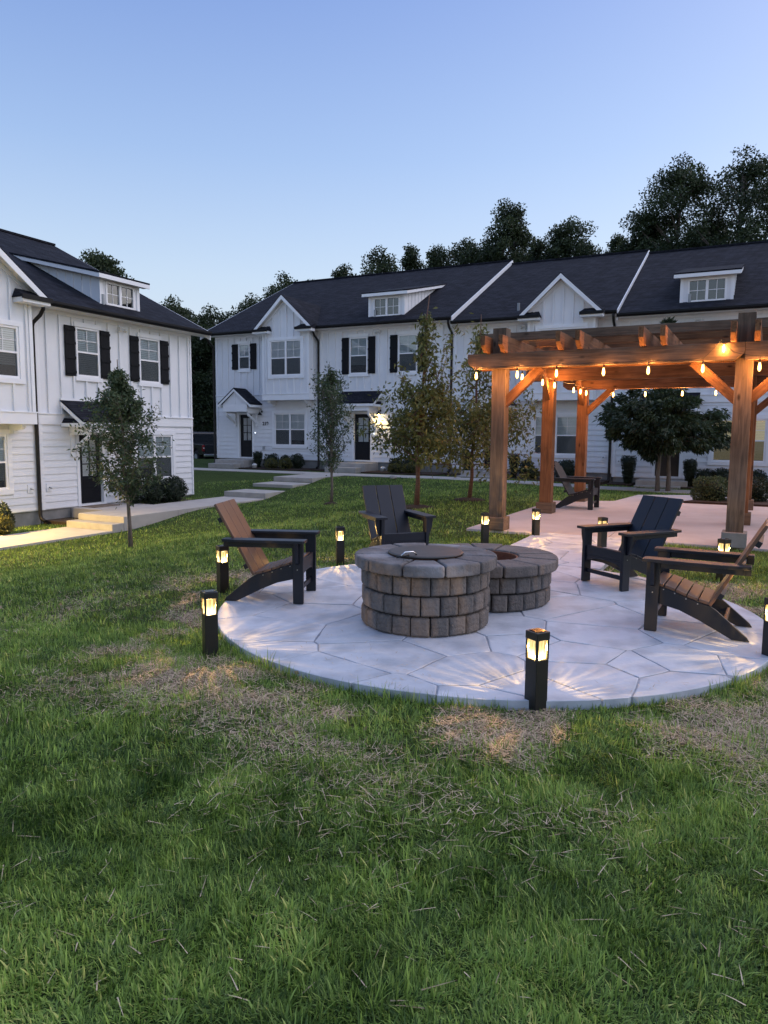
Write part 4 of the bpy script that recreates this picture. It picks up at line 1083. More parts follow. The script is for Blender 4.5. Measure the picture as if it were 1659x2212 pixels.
def caps(root, c, r_out, r_in, z0, z1, n, mat, skip=None, ph=0.0):
    for i in range(n):
        a0 = 2*math.pi*i/n+ph; a1 = 2*math.pi*(i+1)/n+ph; am = (a0+a1)/2
        if skip and skip(c[0]+(r_out+r_in)/2*math.cos(am), c[1]+(r_out+r_in)/2*math.sin(am)): continue
        g_ = .006/r_out; mb = MB()
        if i % 3 == 1: e0, e1 = r_out+.004, r_out-.004
        else: e0, e1 = r_out, r_out+.006
        ks = 3
        ring = [(e0*math.cos(a0+g_+(a1-a0-2*g_)*t/ks), e0*math.sin(a0+g_+(a1-a0-2*g_)*t/ks)) for t in range(ks+1)]
        g2 = .006/r_in
        ring += [(r_in*math.cos(a1-g2-(a1-a0-2*g2)*t/ks), r_in*math.sin(a1-g2-(a1-a0-2*g2)*t/ks)) for t in range(ks+1)]
        zt_ = z1+rs.uniform(-.004,.004)
        mb.prism(ring, z0+.002, zt_, 'z').build('cap_stone', mat, root, bevel=.016, seg=3, loc=(c[0]-root.location.x, c[1]-root.location.y, 0))
A_, B_ = (.33, 5.58), (.92, 6.42)
fp = empty('fire_pit', (A_[0], A_[1], 0)); tag(fp, 'tall round stone block fire pit with a steel lid on the patio', 'fire pit')
blocks(fp, A_, .50, .046, 3, 21, ph=.1)
caps(fp, A_, .555, .285, .497, .588, 11, M['cap'], ph=.35)
MB().lathe([(.28,.1),(.28,.588),(.265,.588),(.265,.1)], 32, (0,0)).build('steel_liner', M['rust'], fp, smooth=False)
MB().lathe([(.36,.046),(.36,.40)], 24, (0,0)).build('core', M['ash'], fp)
lid = MB().lathe([(.29,.594),(.295,.600),(.295,.606),(.28,.612),(.15,.617),(.02,.619)], 48, (0,0)).build('round_steel_cover', M['steel'], None, smooth=False, loc=(.33,5.56,0))
tag(lid, 'flat dark steel lid covering the fire pit', 'cover')
hd = MB().tube([(-.20,-.275,.614),(-.17,-.255,.640),(-.11,-.225,.640),(-.08,-.21,.616)], .006, 8).build('handle', M['chrome'], lid, smooth=True)
MB().tube([(-.235,-.292,.608),(-.14,-.245,.620)], .008, 8).build('latch', M['lamp_metal'], lid, smooth=True)
MB().box(-.335,-.262,-.255,-.238,.595,.600).build('hinge_plate', M['chrome'], lid, loc=(.06,-.02,0), rot=(0,0,.3))
f2 = empty('low_fire_ring', (B_[0], B_[1], 0)); tag(f2, 'lower stone block ring joined behind the fire pit, with open middle', 'stone ring')
inA = lambda x, y: math.hypot(x-A_[0], y-A_[1]) < .50
blocks(f2, B_, .585, .046, 2, 25, skip=inA, ph=.02)
inA2 = lambda x, y: math.hypot(x-A_[0], y-A_[1]) < .56
caps(f2, B_, .645, .30, .349, .447, 12, M['cap2'], skip=inA2, ph=.1)
MB().lathe([(.295,.06),(.295,.43),(.28,.43),(.28,.08),(.01,.08)], 32, (0,0)).build('steel_liner', M['rust'], f2)
# ------------------------------------------------------------------ lounge chairs
def chair(fan=False):
    """faces +y; origin on the floor below the seat"""
    r = empty('lounge_chair'); K = M['poly']
    hw = .285                                 # outer face of the front legs
    side = [(-.36,.0),(-.245,.0),(-.02,.115),(.12,.175),(.29,.215),(.335,.215),(.335,.352),(.20,.325),(.06,.272),(-.03,.245),(-.085,.232),(-.13,.205),(-.34,.03)]
    for s in (-1, 1):
        xo = s*(hw-.04)
        MB().prism(side, min(xo, xo-s*.026), max(xo, xo-s*.026), 'x').build('side_rail', K, r, bevel=.003)
        MB().prism([(.27,0),(.36,0),(.36,.535),(.262,.535)], min(s*hw, s*(hw-.038)), max(s*hw, s*(hw-.038)), 'x').build('leg', K, r, bevel=.004)
        # arm support along the outside, bracket under the arm
        ax = s*(hw-.02)
        MB().prism([(-.27,.545),(.30,.545),(.30,.49),(-.25,.485)], min(ax, ax-s*.022)-.0, max(ax, ax-s*.022), 'x').build('arm_rail', K, r, bevel=.003) if False else MB().box(min(s*(hw-.0), s*(hw-.024)), max(s*hw, s*(hw-.024)), -.30, .262, .487, .535).build('arm_rail', K, r, bevel=.003)
        MB().prism([(s*(hw+.002),.535),(s*(hw+.062),.535),(s*(hw+.055),.46),(s*(hw+.03),.36),(s*(hw+.002),.345)], .295, .325, 'y').build('arm_bracket', K, r, bevel=.003)
        x0, x1 = sorted((s*(hw-.065), s*(hw+.072)))
        arm = [(x0,.385),(x1-.012,.385),(x1,.37),(x1,-.05),(x0+(x1-x0)*(.75 if s>0 else .25),-.345) if False else (x1,-.20),(x1-.03 if s>0 else x1,-.345),(x0 if s>0 else x0+.03,-.345),(x0,-.20)]
        MB().prism(arm, .536, .561, 'z').build('arm', K, r, bevel=.004)
        MB().tube([(s*(hw+.0005),.30,.51),(s*(hw+.004),.30,.51)], .006, 8).build('bolt', M['bolt'], r)
        for yb2, zb2 in ((.237,.322),(.157,.300),(.077,.268),(-.004,.240)):
            MB().tube([(s*(hw-.0395),yb2,zb2),(s*(hw-.035),yb2,zb2)], .005, 8).build('bolt', M['bolt'], r)
        MB().tube([(s*(hw+.0005),.31,.30),(s*(hw+.004),.31,.30)], .005, 8).build('bolt', M['bolt'], r)
    # seat slats follow the rail's curve
    prof = [(.335,.354),(.20,.327),(.06,.274),(-.03,.247),(-.085,.234)]
    def zat(y):
        for (a, za), (b, zb) in zip(prof, prof[1:]):
            if b <= y <= a: t = (y-b)/(a-b); return zb+(za-zb)*t
        return prof[0][1] if y > prof[0][0] else prof[-1][1]
    n = 5; ya, yb_ = .318, -.085; w = (ya-yb_)/n
    for i in range(n):
        y1 = ya-w*i-.004; y0 = ya-w*(i+1)+.004; z1, z0 = zat(y1)+.002, zat(y0)+.002
        xx = .245
        MB().hexa([(-xx,y0,z0),(xx,y0,z0),(xx,y1,z1),(-xx,y1,z1),(-xx,y0-.004,z0+.022),(xx,y0-.004,z0+.022),(xx,y1-.004,z1+.022),(-xx,y1-.004,z1+.022)]).build('seat_slat', K, r, bevel=.004)
    MB().box(-.245, .245, .319, .341, .278, .372).build('front_apron', K, r, bevel=.004)
    MB().prism([(-.245,.276),(.245,.276),(.245,.215),(.16,.245),(.0,.258),(-.16,.245),(-.245,.215)], .318, .338, 'y').build('front_arch', K, r)
    MB().box(-.25, .25, .30, .322, .095, .135).build('stretcher', K, r, bevel=.003)
    MB().box(-.24, .24, -.20, -.178, .10, .14).build('stretcher', K, r, bevel=.003)
    # back slats
    th = R(29)
    if not fan:
        bw = .166
        for i in (-1, 0, 1):
            MB().box(i*(bw+.007)-bw/2, i*(bw+.007)+bw/2, -.024, 0, 0, .70).build('back_slat', K, r, bevel=.004, loc=(0,-.075,.245), rot=(th,0,0))
    else:
        for i in range(-3, 4):
            top = .70 - .012*i*i
            MB().prism([(-.032,0),(.032,0),(.037,top-.03),(.015,top),(-.015,top),(-.037,top-.03)], -.022, 0, 'y').build('back_slat', K, r, bevel=.003, loc=(i*.070,-.075,.245), rot=(th,0,R(0)))
    ct, st_ = math.cos(th), math.sin(th)
    for d in (.10, .34, .56):
        y, z = -.075-d*st_-.030*ct, .245+d*ct-.030*st_
        MB().box(-.255, .255, -.018, .018, -.022, .022).build('back_brace', K, r, bevel=.003, loc=(0,y-.006,z-.006), rot=(th,0,0))
    for s in (-1, 1):
        MB().box(s*.262-.013, s*.262+.013, -.345, -.30, .487, .534).build('arm_block', K, r)
    return r
cz = .049
c0 = chair()
def place(o, x, y, ang, lab, z=cz):
    """ang: direction faced, degrees counter-clockwise from +x"""
    o.location = (x, y, z); o.rotation_euler = (0,0,R(ang-90)); tag(o, lab, 'chair', 'black lounge chairs round the patio')
place(c0, -1.02, 6.40, -6, 'black lounge chair with brown back standing left of the fire pit')
place(copy_tree(c0), .12, 8.25, -70, 'black lounge chair behind the fire pit facing the camera')
place(copy_tree(c0), 2.46, 7.10, -154, 'black lounge chair right of the fire pit, nearer the pergola')
cd_ = copy_tree(c0); place(cd_, 2.44, 5.42, 151, 'black lounge chair with tan brown seat at the front right rim of the patio')
def brown(o):
    for ch in o.children:
        if ch.name.split('.')[0] in ('back_slat', 'seat_slat') or (ch.name.startswith('stretcher') and ch.location.length == 0 and o is cd_):
            ch.data = ch.data.copy(); ch.data.materials.clear(); ch.data.materials.append(M['poly_brown'])
brown(c0); brown(cd_)
ce = chair(True); ce.name = 'fan_back_chair'
place(ce, 3.98, 14.80, -28, 'black chair with narrow fan shaped back slats under the pergola', .032)
ce.scale = (1.12, 1.12, 1.12)

# ------------------------------------------------------------------ vegetation
def leaf_mesh(name, P, length, width, rs_, updir=.0, droop=.0, tint=None, outdir=None):
    """P (n,3): one folded diamond leaf per point"""
    n = len(P)
    d = rs_.normal(size=(n,3)); d /= np.linalg.norm(d, axis=1)[:,None]
    if outdir is not None: d = d*.8 + outdir
    d[:,2] += updir - droop; d /= np.linalg.norm(d, axis=1)[:,None]
    q = rs_.normal(size=(n,3)); sd_ = np.cross(d, q); sd_ /= np.linalg.norm(sd_, axis=1)[:,None]
    nn = np.cross(d, sd_)
    L_ = length*rs_.uniform(.65,1.25,(n,1)); W_ = width*rs_.uniform(.7,1.2,(n,1))
    base = P; mid = P + d*L_*.45
    a = mid + sd_*W_*.5 + nn*W_*.18; b = mid - sd_*W_*.5 + nn*W_*.18; tip = P + d*L_
    tip[:,2] -= (droop*.25*L_[:,0])
    V = np.stack([base, a, tip, b], 1).reshape(-1,3)
    i0 = np.arange(n)*4
    F = np.concatenate([np.stack([i0, i0+1, i0+2], 1), np.stack([i0, i0+2, i0+3], 1)])
    t = rs_.rand(n) if tint is None else np.clip(tint + rs_.normal(0,.18,n), 0, 1)
    return fast_mesh(name, V, F, {'tint': np.repeat(t, 4)})

def young_tree(name, label, loc, H, zc, R_, prof, nb, leaves, ls, seed, lm, bm, lean=(0,0), trunk_r=.035, up_ang=(50,70), per=10, group=None, droop=.3, spread=.10, stems=1, sep=.0, sparse=2.0, shoots=()):
    """prof(t) -> relative crown radius at t in 0..1 from crown base to top"""
    rs_ = np.random.RandomState(seed); root = empty(name, loc); tag(root, label, 'tree', group)
    mb = MB(); pts = []; tints = []
    for st in range(stems):
        ox = (st-(stems-1)/2)*sep; oy = rs_.uniform(-.1,.1)*(stems > 1)
        tp = [Vector((ox*(1-.2*min(t,1)) + lean[0]*H*t + rs_.uniform(-.012,.012)*H*(t > 0)*.7, oy + lean[1]*H*t + rs_.uniform(-.01,.01)*H*(t > 0), H*t)) for t in np.linspace(0,1,9)]
        mb.tube(tp, [trunk_r*(1.25 if i == 0 else 1)*(1-.9*i/8)+.004 for i in range(9)], 8)
        def trunk_at(z):
            f = max(0, min(7.999, z/H*8)); i = int(f); return tp[i].lerp(tp[i+1], f-i)
        for k in range(nb//stems):
            t = (k+rs_.rand()*.8)/(nb//stems); z = zc*.88 + (H-zc*.88)*(t**1.05)*.97
            az = k*2.39996 + rs_.uniform(-.4,.4) + st*1.3
            if t > sparse and rs_.rand() < .45: continue
            L_ = R_*max(.06, prof(min(max((z-zc)/(H-zc), 0), 1)))*rs_.uniform(.72,1.12)
            el = R(rs_.uniform(*up_ang)); p0 = trunk_at(z*.94)
            dirv = Vector((math.cos(az)*math.cos(el), math.sin(az)*math.cos(el), math.sin(el)))
            Lb = L_/max(.25, math.cos(el)); path = [p0]; dcur = dirv.copy()
            for q in range(5):
                dcur = (dcur + Vector(rs_.uniform(-.16,.16,3)) + Vector((0,0,-.03))).normalized(); path.append(path[-1] + dcur*Lb/5)
            mb.tube(path, [max(.0025, trunk_r*.33*(1-i/5.5)*(1-.5*t)) for i in range(6)], 5, cap=False)
            shade = rs_.uniform(.25,.75)
            for q in range(1, 6):
                for tw in range(2 if q < 4 else 3):
                    d2 = (dcur*.4 + Vector(rs_.normal(0,.7,3)) + Vector((0,0,.05))).normalized(); e = path[q] + d2*Lb*.24*rs_.uniform(.5,1.2)
                    mb.tube([path[q], path[q].lerp(e,.5)+Vector((0,0,.01)), e], [.004,.003,.002], 4, cap=False)
                    m_ = max(2, int(per*rs_.uniform(.5,1.3)*(.35 if t > sparse else 1)))
                    for f in rs_.rand(m_):
                        c = path[q].lerp(e, .25+.8*f); pts.append(np.array(c)+rs_.normal(0,spread*R_*.35,3)); tints.append(shade)
    for (dx, dy, z0_, z1_) in shoots:
        p0 = trunk_at(z0_); e = Vector((dx, dy, z1_)); path = [p0.lerp(e, q/6)+Vector((.05*math.sin(q*1.3+dx*5)*(q > 0), 0, .10*math.sin(math.pi*q/6))) for q in range(7)]
        mb.tube(path, [.013*(1-q/7.5) for q in range(7)], 5, cap=False)
        for q in range(2, 7):
            for k in range(3):
                e2 = path[q]+Vector(rs_.normal(0,.10,3)); mb.tube([path[q], e2], [.004,.002], 4, cap=False)
                for f in rs_.rand(5): pts.append(np.array(path[q].lerp(e2, .3+.8*f))+rs_.normal(0,.03,3)); tints.append(.6)
    tr = mb.build('trunk', bm, root, smooth=True, fixn=False)
    P = np.array(pts); tints = np.array(tints)
    if len(P) > leaves:
        sel = rs_.choice(len(P), leaves, replace=False); P = P[sel]; tints = tints[sel]
    link('crown', leaf_mesh('crown', P, ls, ls*.42, rs_, 0, droop, tints), lm, root)
    return root
def gz(x, y): return tz(*S(x, y))

egg = lambda t: math.sin(math.pi*min(1, t*.82+.16))**.7
young_tree('young_maple_tree', 'young maple with slender trunk before the nearer townhouse at left', (-4.62,12.95,gz(-4.62,12.95)), 3.38, .92, .58,
           lambda t: (.80+.55*math.sin(math.pi*min(1,t*1.1)))*(1-t)**.95+.03, 62, 9000, .080, 3, M['leaf_maple'], M['bark'], lean=(-.04,0), trunk_r=.036, up_ang=(38,60), per=25, group='young trees on the lawn', droop=.15, spread=.22)
young_tree('young_maple_tree', 'narrow young maple between the two middle front doors of the far row', (-1.43,19.3,gz(-1.43,19.3)), 3.58, .95, .43,
           lambda t: (.95+.45*math.sin(math.pi*t))*(1-t)**.6+.05, 58, 5200, .085, 5, M['leaf_maple'], M['bark'], trunk_r=.036, up_ang=(56,74), per=17, group='young trees on the lawn', droop=.15, spread=.3)
young_tree('young_cherry_tree', 'young cherry tree with loose pointed crown and tall leader left of the pergola', (.69,15.2,gz(.69,15.2)), 4.4, 1.10, 1.05,
           lambda t: 1.0*max(0,1-t*1.25)**1.15+.03, 76, 5200, .118, 8, M['leaf_cherry'], M['bark_red'], lean=(.04,0), trunk_r=.047, up_ang=(8,40), per=13, group='young trees on the lawn', droop=.5, spread=.22, sparse=.50, shoots=((.62,-.1,1.5,3.55),(.85,.2,1.6,3.75),(.30,.1,1.9,3.9),(-.35,0,1.5,2.9),(1.0,0,1.4,3.0)))
young_tree('young_cherry_tree', 'young cherry tree half hidden behind the left front pergola post', (2.0,16.8,gz(2.0,16.8)), 4.25, 1.0, 1.55,
           lambda t: 1.0*max(0,1-t*1.3)**1.1+.04, 70, 5200, .118, 13, M['leaf_cherry'], M['bark_red'], lean=(.045,0), trunk_r=.042, up_ang=(0,34), per=13, group='young trees on the lawn', droop=.5, spread=.22, sparse=.46, shoots=((.2,0,1.6,3.9),(.9,0,1.5,3.2),(1.5,.2,1.2,2.1)))
def dome_tree(name, label, loc, stems, zc, rx, rz, n, ls, seed, lm):
    rs_ = np.random.RandomState(seed); root = empty(name, loc); tag(root, label, 'tree'); mb = MB(); C = []
    while len(C) < 130:
        d = rs_.normal(size=3); d /= np.linalg.norm(d); q = rs_.rand()**.4
        c = np.array([d[0]*rx*q, d[1]*rx*q*.9, zc + d[2]*rz*q*(1 if d[2] > 0 else .78)])
        c[2] += .16*math.sin(c[0]*4.1)+rs_.normal(0,.08); C.append((*c, rs_.uniform(.13,.33)))
    for sx in stems:
        mb.tube([(sx,0,-.05),(sx*1.05,.02,.5),(sx*.8,0,1.1),(sx*.4,0,zc)], [.085,.065,.055,.03], 8)
        for c in C[::3]:
            p0 = Vector((sx*.8,0,1.0+.4*rs_.rand())); e = Vector(c[:3]); mb.tube([p0, p0.lerp(e,.5)+Vector((0,0,.12)), e], [.025,.014,.005], 5, cap=False)
    mb.build('trunk', M['bark'], root, smooth=True, fixn=False)
    mb2 = MB().tube([(.1,0,zc),(.35,0,zc+1.4),(.55,0,zc+2.4),(.75,0,zc+3.1)], [.03,.022,.014,.005], 6).build('leader', M['bark'], root, smooth=True)
    C += [(.45+.35*rs_.normal(), .2*rs_.normal(), zc+1.6+1.5*rs_.rand(), .13) for k in range(9)]
    C = np.array(C); ci = rs_.choice(len(C), n); d = rs_.normal(size=(n,3)); d /= np.linalg.norm(d,axis=1)[:,None]
    P = C[ci,:3] + d*(C[ci,3]*rs_.rand(n)**.5)[:,None]*np.array([1.3,1.3,.75])
    out = P - np.array([0,0,zc]); out /= np.linalg.norm(out,axis=1)[:,None]+1e-6
    link('crown', leaf_mesh('crown', P, ls, ls*.36, rs_, 0, .45, rs_.rand(len(C))[ci]*.7, out*.9), lm, root)
dome_tree('dark_round_tree', 'dark round crowned tree on two trunks in front of the brown door', (8.47,21.8,gz(8.47,21.8)), (-.15,.17), 2.0, 1.9, 1.08, 32000, .15, 21, M['leaf_dark'])
# mulch rings under the lawn trees
for x, y, r_ in ((.69,15.2,.42), (2.0,16.8,.40), (-1.43,19.3,.22)):
    z = gz(x, y); o = MB().lathe([(r_,-.06),(r_*.92,.012),(r_*.5,.045),(.05,.06)], 20).build('mulch_ring', M['mulch'], None, smooth=True, loc=(x,y,z)); tag(o, kind='structure')

# clipped shrubs
def shrub_mesh(seed, kind, n, ls):
    rs_ = np.random.RandomState(seed); d = rs_.normal(size=(n,3)); d /= np.linalg.norm(d,axis=1)[:,None]
    if kind == 'column':      # vase shaped topiary: narrow foot, flat top
        z = rs_.rand(n); prof = .34+.62*np.clip(z*1.35,0,1)**.8; prof = np.where(z > .93, prof*rs_.rand(n)**.5, prof)
        a = rs_.uniform(0,2*math.pi,n); rr = prof*(1-.14*rs_.rand(n)**2); P = np.stack([rr*np.cos(a), rr*np.sin(a), z], 1)
    else:
        lump = 1+.12*np.sin(d[:,0]*5+seed)*np.cos(d[:,1]*4+seed*2)+.10*np.sin(d[:,2]*6+d[:,0]*3)
        rr = lump*(1-.22*rs_.rand(n)**2)
        P = np.stack([d[:,0]*rr, d[:,1]*rr, .5+.5*d[:,2]*rr], 1)
    return P, d
def shrub(name, label, u, yo, hw, h, kind, mat, seed, house=2, n=1500, ls=.055, group='clipped shrubs in the beds'):
    if house == 2: x, y = O2[0]+u*cS - yo*sS, O2[1]-u*sS - yo*cS
    elif house == 1:
        c, s = math.cos(R(63.5)), math.sin(R(63.5)); x, y = O1[0]+u*c+yo*s, O1[1]+u*s-yo*c
    else: x, y = u, yo
    z0 = gz(x, y)
    root = empty(name, (x, y, z0)); tag(root, label, 'shrub', group)
    P, d = shrub_mesh(seed, kind, n, ls); rs_ = np.random.RandomState(seed+1)
    P = P*np.array([hw,hw,h]); P[:,2] = np.maximum(P[:,2], .02)
    link('foliage', leaf_mesh('foliage', P, ls, ls*.55, rs_, .15, 0, None, d*.6), mat, root)
    MB().tube([(0,0,-.05),(.01,0,h*.35),(0,.01,h*.7)], [.03,.025,.012], 6).build('stem', M['bark'], root)
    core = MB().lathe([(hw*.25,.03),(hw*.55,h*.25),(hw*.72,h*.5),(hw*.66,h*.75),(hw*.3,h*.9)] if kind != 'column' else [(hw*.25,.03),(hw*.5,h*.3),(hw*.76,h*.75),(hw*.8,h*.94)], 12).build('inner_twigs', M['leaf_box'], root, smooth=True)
    return root
B_, Lm = M['leaf_box'], M['leaf_lime']
shrub('column_shrub', 'dark column shrub right beside the door of number 219', 2.78, .7, .20, .72, 'column', B_, 1)
shrub('round_shrub', 'first dark round shrub right of the column beside number 219', 3.43, .55, .34, .64, 'round', B_, 2)
shrub('round_shrub', 'smallest dark shrub in the middle under the 219 window', 4.12, .5, .24, .58, 'round', B_, 3)
shrub('round_shrub', 'dark ball shrub at the right end of the 219 bed', 4.78, .6, .30, .66, 'round', B_, 4)
shrub('lime_shrub', 'left yellow green shrub in front of the 219 window', 3.80, 1.1, .28, .44, 'round', Lm, 5, ls=.07, n=900)
shrub('lime_shrub', 'right yellow green shrub in front of the 219 window', 4.52, 1.1, .26, .46, 'round', Lm, 6, ls=.07, n=900)
shrub('column_shrub', 'dark column shrub behind the narrow maple trunk', 6.54, .7, .16, .80, 'column', B_, 7)
shrub('round_shrub', 'left dark shrub under the window beside the lit lamp', 9.45, .6, .28, .60, 'round', B_, 8)
shrub('round_shrub', 'right dark shrub behind the cherry trunk under that window', 10.07, .6, .34, .66, 'round', B_, 9)
shrub('lime_shrub', 'left yellow green shrub below the window beside the lit lamp', 9.66, 1.1, .26, .38, 'round', Lm, 10, ls=.07, n=900)
shrub('lime_shrub', 'right yellow green shrub next to the cherry trunk', 10.3, 1.1, .28, .40, 'round', Lm, 11, ls=.07, n=900)
shrub('column_shrub', 'dark column shrub left of the left front pergola post', 12.5, .7, .17, .90, 'column', B_, 12)
shrub('column_shrub', 'dark column shrub between the two left pergola posts', 14.31, .7, .20, .88, 'column', B_, 14)
shrub('round_shrub', 'dark round shrub low beside the column between pergola posts', 14.76, .6, .27, .66, 'round', B_, 15)
shrub('round_shrub', 'large dark shrub behind the fan back chair', 16.2, .6, .40, .74, 'round', B_, 16, n=2000)
shrub('lime_shrub', 'small olive shrub in front of the bed behind the second pergola post', 15.12, 1.1, .22, .42, 'round', Lm, 17, ls=.06, n=800)
shrub('column_shrub', 'tall dark column shrub left of the brown door', 18.33, .7, .25, .98, 'column', B_, 18, n=2000)
shrub('column_shrub', 'tall dark column shrub right of the brown door', 20.27, .7, .20, .92, 'column', B_, 19, n=2000)
shrub('round_shrub', 'broad dark shrub below the lit window, left one', 20.72, .7, .34, .62, 'round', B_, 20, n=1800)
shrub('round_shrub', 'broad dark shrub below the lit window, right one', 21.25, .7, .36, .66, 'round', B_, 22, n=1800)
shrub('round_shrub', 'dark shrub right of the right pergola posts', 22.25, .7, .32, .62, 'round', B_, 23, n=1800)
shrub('column_shrub', 'dark column shrub beside the nearer house door behind the maple', -3.12, .6, .22, 1.05, 'column', B_, 24, 1, n=2000)
shrub('round_shrub', 'left dark shrub under the nearer house window', -2.68, .85, .30, .60, 'round', B_, 25, 1, n=2200)
shrub('round_shrub', 'rear dark shrub under the nearer house window', -2.15, .5, .34, .76, 'round', B_, 26, 1, n=2200)
shrub('round_shrub', 'right front dark shrub under the nearer house window', -2.0, 1.0, .32, .62, 'round', B_, 27, 1, n=2200)
shrub('round_shrub', 'dark shrub at the far corner of the nearer house window', -1.50, .6, .34, .74, 'round', B_, 28, 1, n=2200)
shrub('round_shrub', 'dark shrub at the left edge of the picture under the bay window', -7.45, .8, .34, .72, 'round', B_, 29, 1, n=2200)
shrub('lime_shrub', 'yellow green shrub at the left edge of the picture by the path', -7.62, 1.1, .26, .46, 'round', Lm, 30, 1, n=1100, ls=.07)
bx_, by_ = W(-.62, 18.05)
shrub('planter_shrub', 'olive rounded shrub in the mulch bed behind the right chair', bx_, by_, .40, .62, 'round', M['leaf_maple'], 33, 0, n=3200, ls=.06)
bx_, by_ = W(.25, 18.3)
shrub('planter_shrub', 'smaller dark shrub beside the olive one behind the right post', bx_, by_, .34, .62, 'round', B_, 34, 0, n=2000, ls=.06)

# mulch strips along the far row
for a, b, f in ((2.35,5.5,1.5), (8.35,11.5,1.5), (14.0,17.6,1.5), (17.7,18.5,1.2), (20.0,25.0,1.4), (5.75,6.65,1.1), (11.75,12.8,1.1)):
    uc, vc = S(*O2); z = tz(uc+(a+b)/2, vc-.8)
    o = MB().box(a, b, -f, .028, -.2, .035).build('mulch_bed', M['mulch'], None, loc=(O2[0], O2[1], z), rot=(0,0,SITE)); tag(o, kind='structure')
o = MB().box(-3.35, -.9, -1.2, .028, -.3, .02).build('mulch_bed', M['mulch'], None, loc=(O1[0], O1[1], -.56), rot=(0,0,R(63.5))); tag(o, kind='structure')
o = MB().box(-5.6, -4.7, -1.1, .028, -.3, .02).build('mulch_bed', M['mulch'], None, loc=(O1[0], O1[1], -.78), rot=(0,0,R(63.5))); tag(o, kind='structure')

# ------------------------------------------------------------------ wood behind the houses
def px(x, y, Y):
    """photo position (1659-wide copy) at depth Y -> world"""
    a = (x-829.5)/1550; b = -(y-1106)/1550
    d = rt0*0 + rt*a + up*b + fwd
    return Vector((0,0,CAMH)) + d*(Y/d.y)
def big_tree(label, x, ytop, halfw, Y, seed, n=13000, low=.35, ls=.21, zbase=-1.5):
    rs_ = np.random.RandomState(seed)
    top = px(x, ytop, Y); H = top.z - zbase; Rr = halfw*1.42/1550*Y
    root = empty('forest_tree', (top.x, Y, zbase)); tag(root, label, 'tree', 'trees behind the houses')
    mb = MB(); mb.tube([(0,0,0),(.1,0,H*.3),(-.1,.1,H*.6),(0,0,H*.93)], [.32,.26,.17,.04], 8)
    # clusters filling an uneven crown
    C = []
    k = 0
    while len(C) < 95:
        t = rs_.rand()**.8; z = (H-.25*Rr-.5)*(low+(1-low)*t); a = rs_.uniform(0,2*math.pi)
        w = Rr*(math.sin(math.pi*(.12+.80*t))**.8)*(1+.25*math.sin(3*a+seed))
        rr = w*math.sqrt(rs_.rand()); C.append((rr*math.cos(a), rr*math.sin(a)*.8, z, rs_.uniform(.09,.27)*Rr+.18))
    C.append((0,0,H-.14*Rr-.35,.12*Rr+.25)); C.append((rs_.uniform(-.2,.2)*Rr,0,H-.3*Rr-.4,.17*Rr+.25))
    for c in C[::3]:
        zt = max(H*.25, c[2]-abs(c[0])*.9-.6); mb.tube([(0,0,zt),(c[0]*.5,c[1]*.5,(zt+c[2])*.5+.15),(c[0],c[1],c[2])], [.10,.06,.02], 5, cap=False)
    mb.build('trunk', M['bark'], root, smooth=True, fixn=False)
    C = np.array(C); wt = C[:,3]**2; ci = rs_.choice(len(C), n, p=wt/wt.sum())
    d = rs_.normal(size=(n,3)); d /= np.linalg.norm(d,axis=1)[:,None]
    rad = C[ci,3]*(rs_.rand(n)**.45)
    P = C[ci,:3] + d*rad[:,None]*np.array([1.15,1.15,.8])
    sh = rs_.rand(len(C))[ci]*.6+.15
    link('crown', leaf_mesh('crown', P, ls, ls*.55, rs_, .0, .1, sh), M['leaf_wood'], root)
FT = [(1610,300,88,50,'tallest dark tree at the upper right edge of the picture'), (1475,322,72,52,'tall dark tree second from the right edge'),
      (1395,455,46,54,'dark tree filling the gap left of the two tallest'), (1660,430,70,48,'dark tree low at the right edge under the tallest crown'), (1545,430,60,53,'dark tree between the two tallest crowns, lower'),
      (1235,458,62,56,'airy tree standing alone over the second roof rake'), (1090,420,58,55,'tall tree over the middle of the far roofs'), (1010,505,46,57,'tree just left of the tall middle tree'),
      (1335,497,30,58,'small treetop right of the airy lone tree'), (945,520,40,56,'treetop above the dormer of the lamp lit house'), (1165,505,34,58,'treetop between the tall middle tree and the airy tree'),
      (885,520,30,58,'narrow treetop left of the dormer top'), (818,522,50,54,'rounded tree above the roof of the lamp lit house'), (745,562,36,56,'small treetop over the ridge left part'),
      (672,595,40,57,'low treetop above the gable of number 219'), (612,578,48,53,'rounded tree above the left end of the far roof'), (545,626,48,55,'treetop at the left rake of the far roof'),
      (455,648,66,54,'tree in the gap between the two house rows, right one'), (372,628,62,56,'tree top over the right eave of the nearer house'), (205,528,66,42,'tree rising behind the nearer house dormer')]
FT += [(782,578,60,60,'low treetop just above the ridge left of the long dormer'), (858,566,58,61,'low treetop above the left corner of the long dormer'), (918,556,58,60,'low treetop over the right part of the long dormer'),
       (982,545,60,61,'low treetop right of the long dormer tip'), (1050,520,62,60,'low treetop close to the first roof rake'), (1128,512,60,61,'low treetop over the top of the first roof rake'),
       (1190,520,58,60,'low treetop over the gable of the third house'), (1285,522,60,61,'low treetop between the airy tree and the second rake'), (1350,510,64,60,'low treetop over the top of the second roof rake'),
       (1430,480,56,60,'broad low crown above the right dormer roof'), (1530,470,56,61,'broad low crown behind the two tallest trees')]
for i, (x, yt, hw_, Y, lab) in enumerate(FT):
    big_tree(lab, x, yt, hw_, Y, 100+i, n=(24000 if hw_ > 57 else 15000) if Y < 59.5 else 12000, low=.42 if yt < 480 else .3)
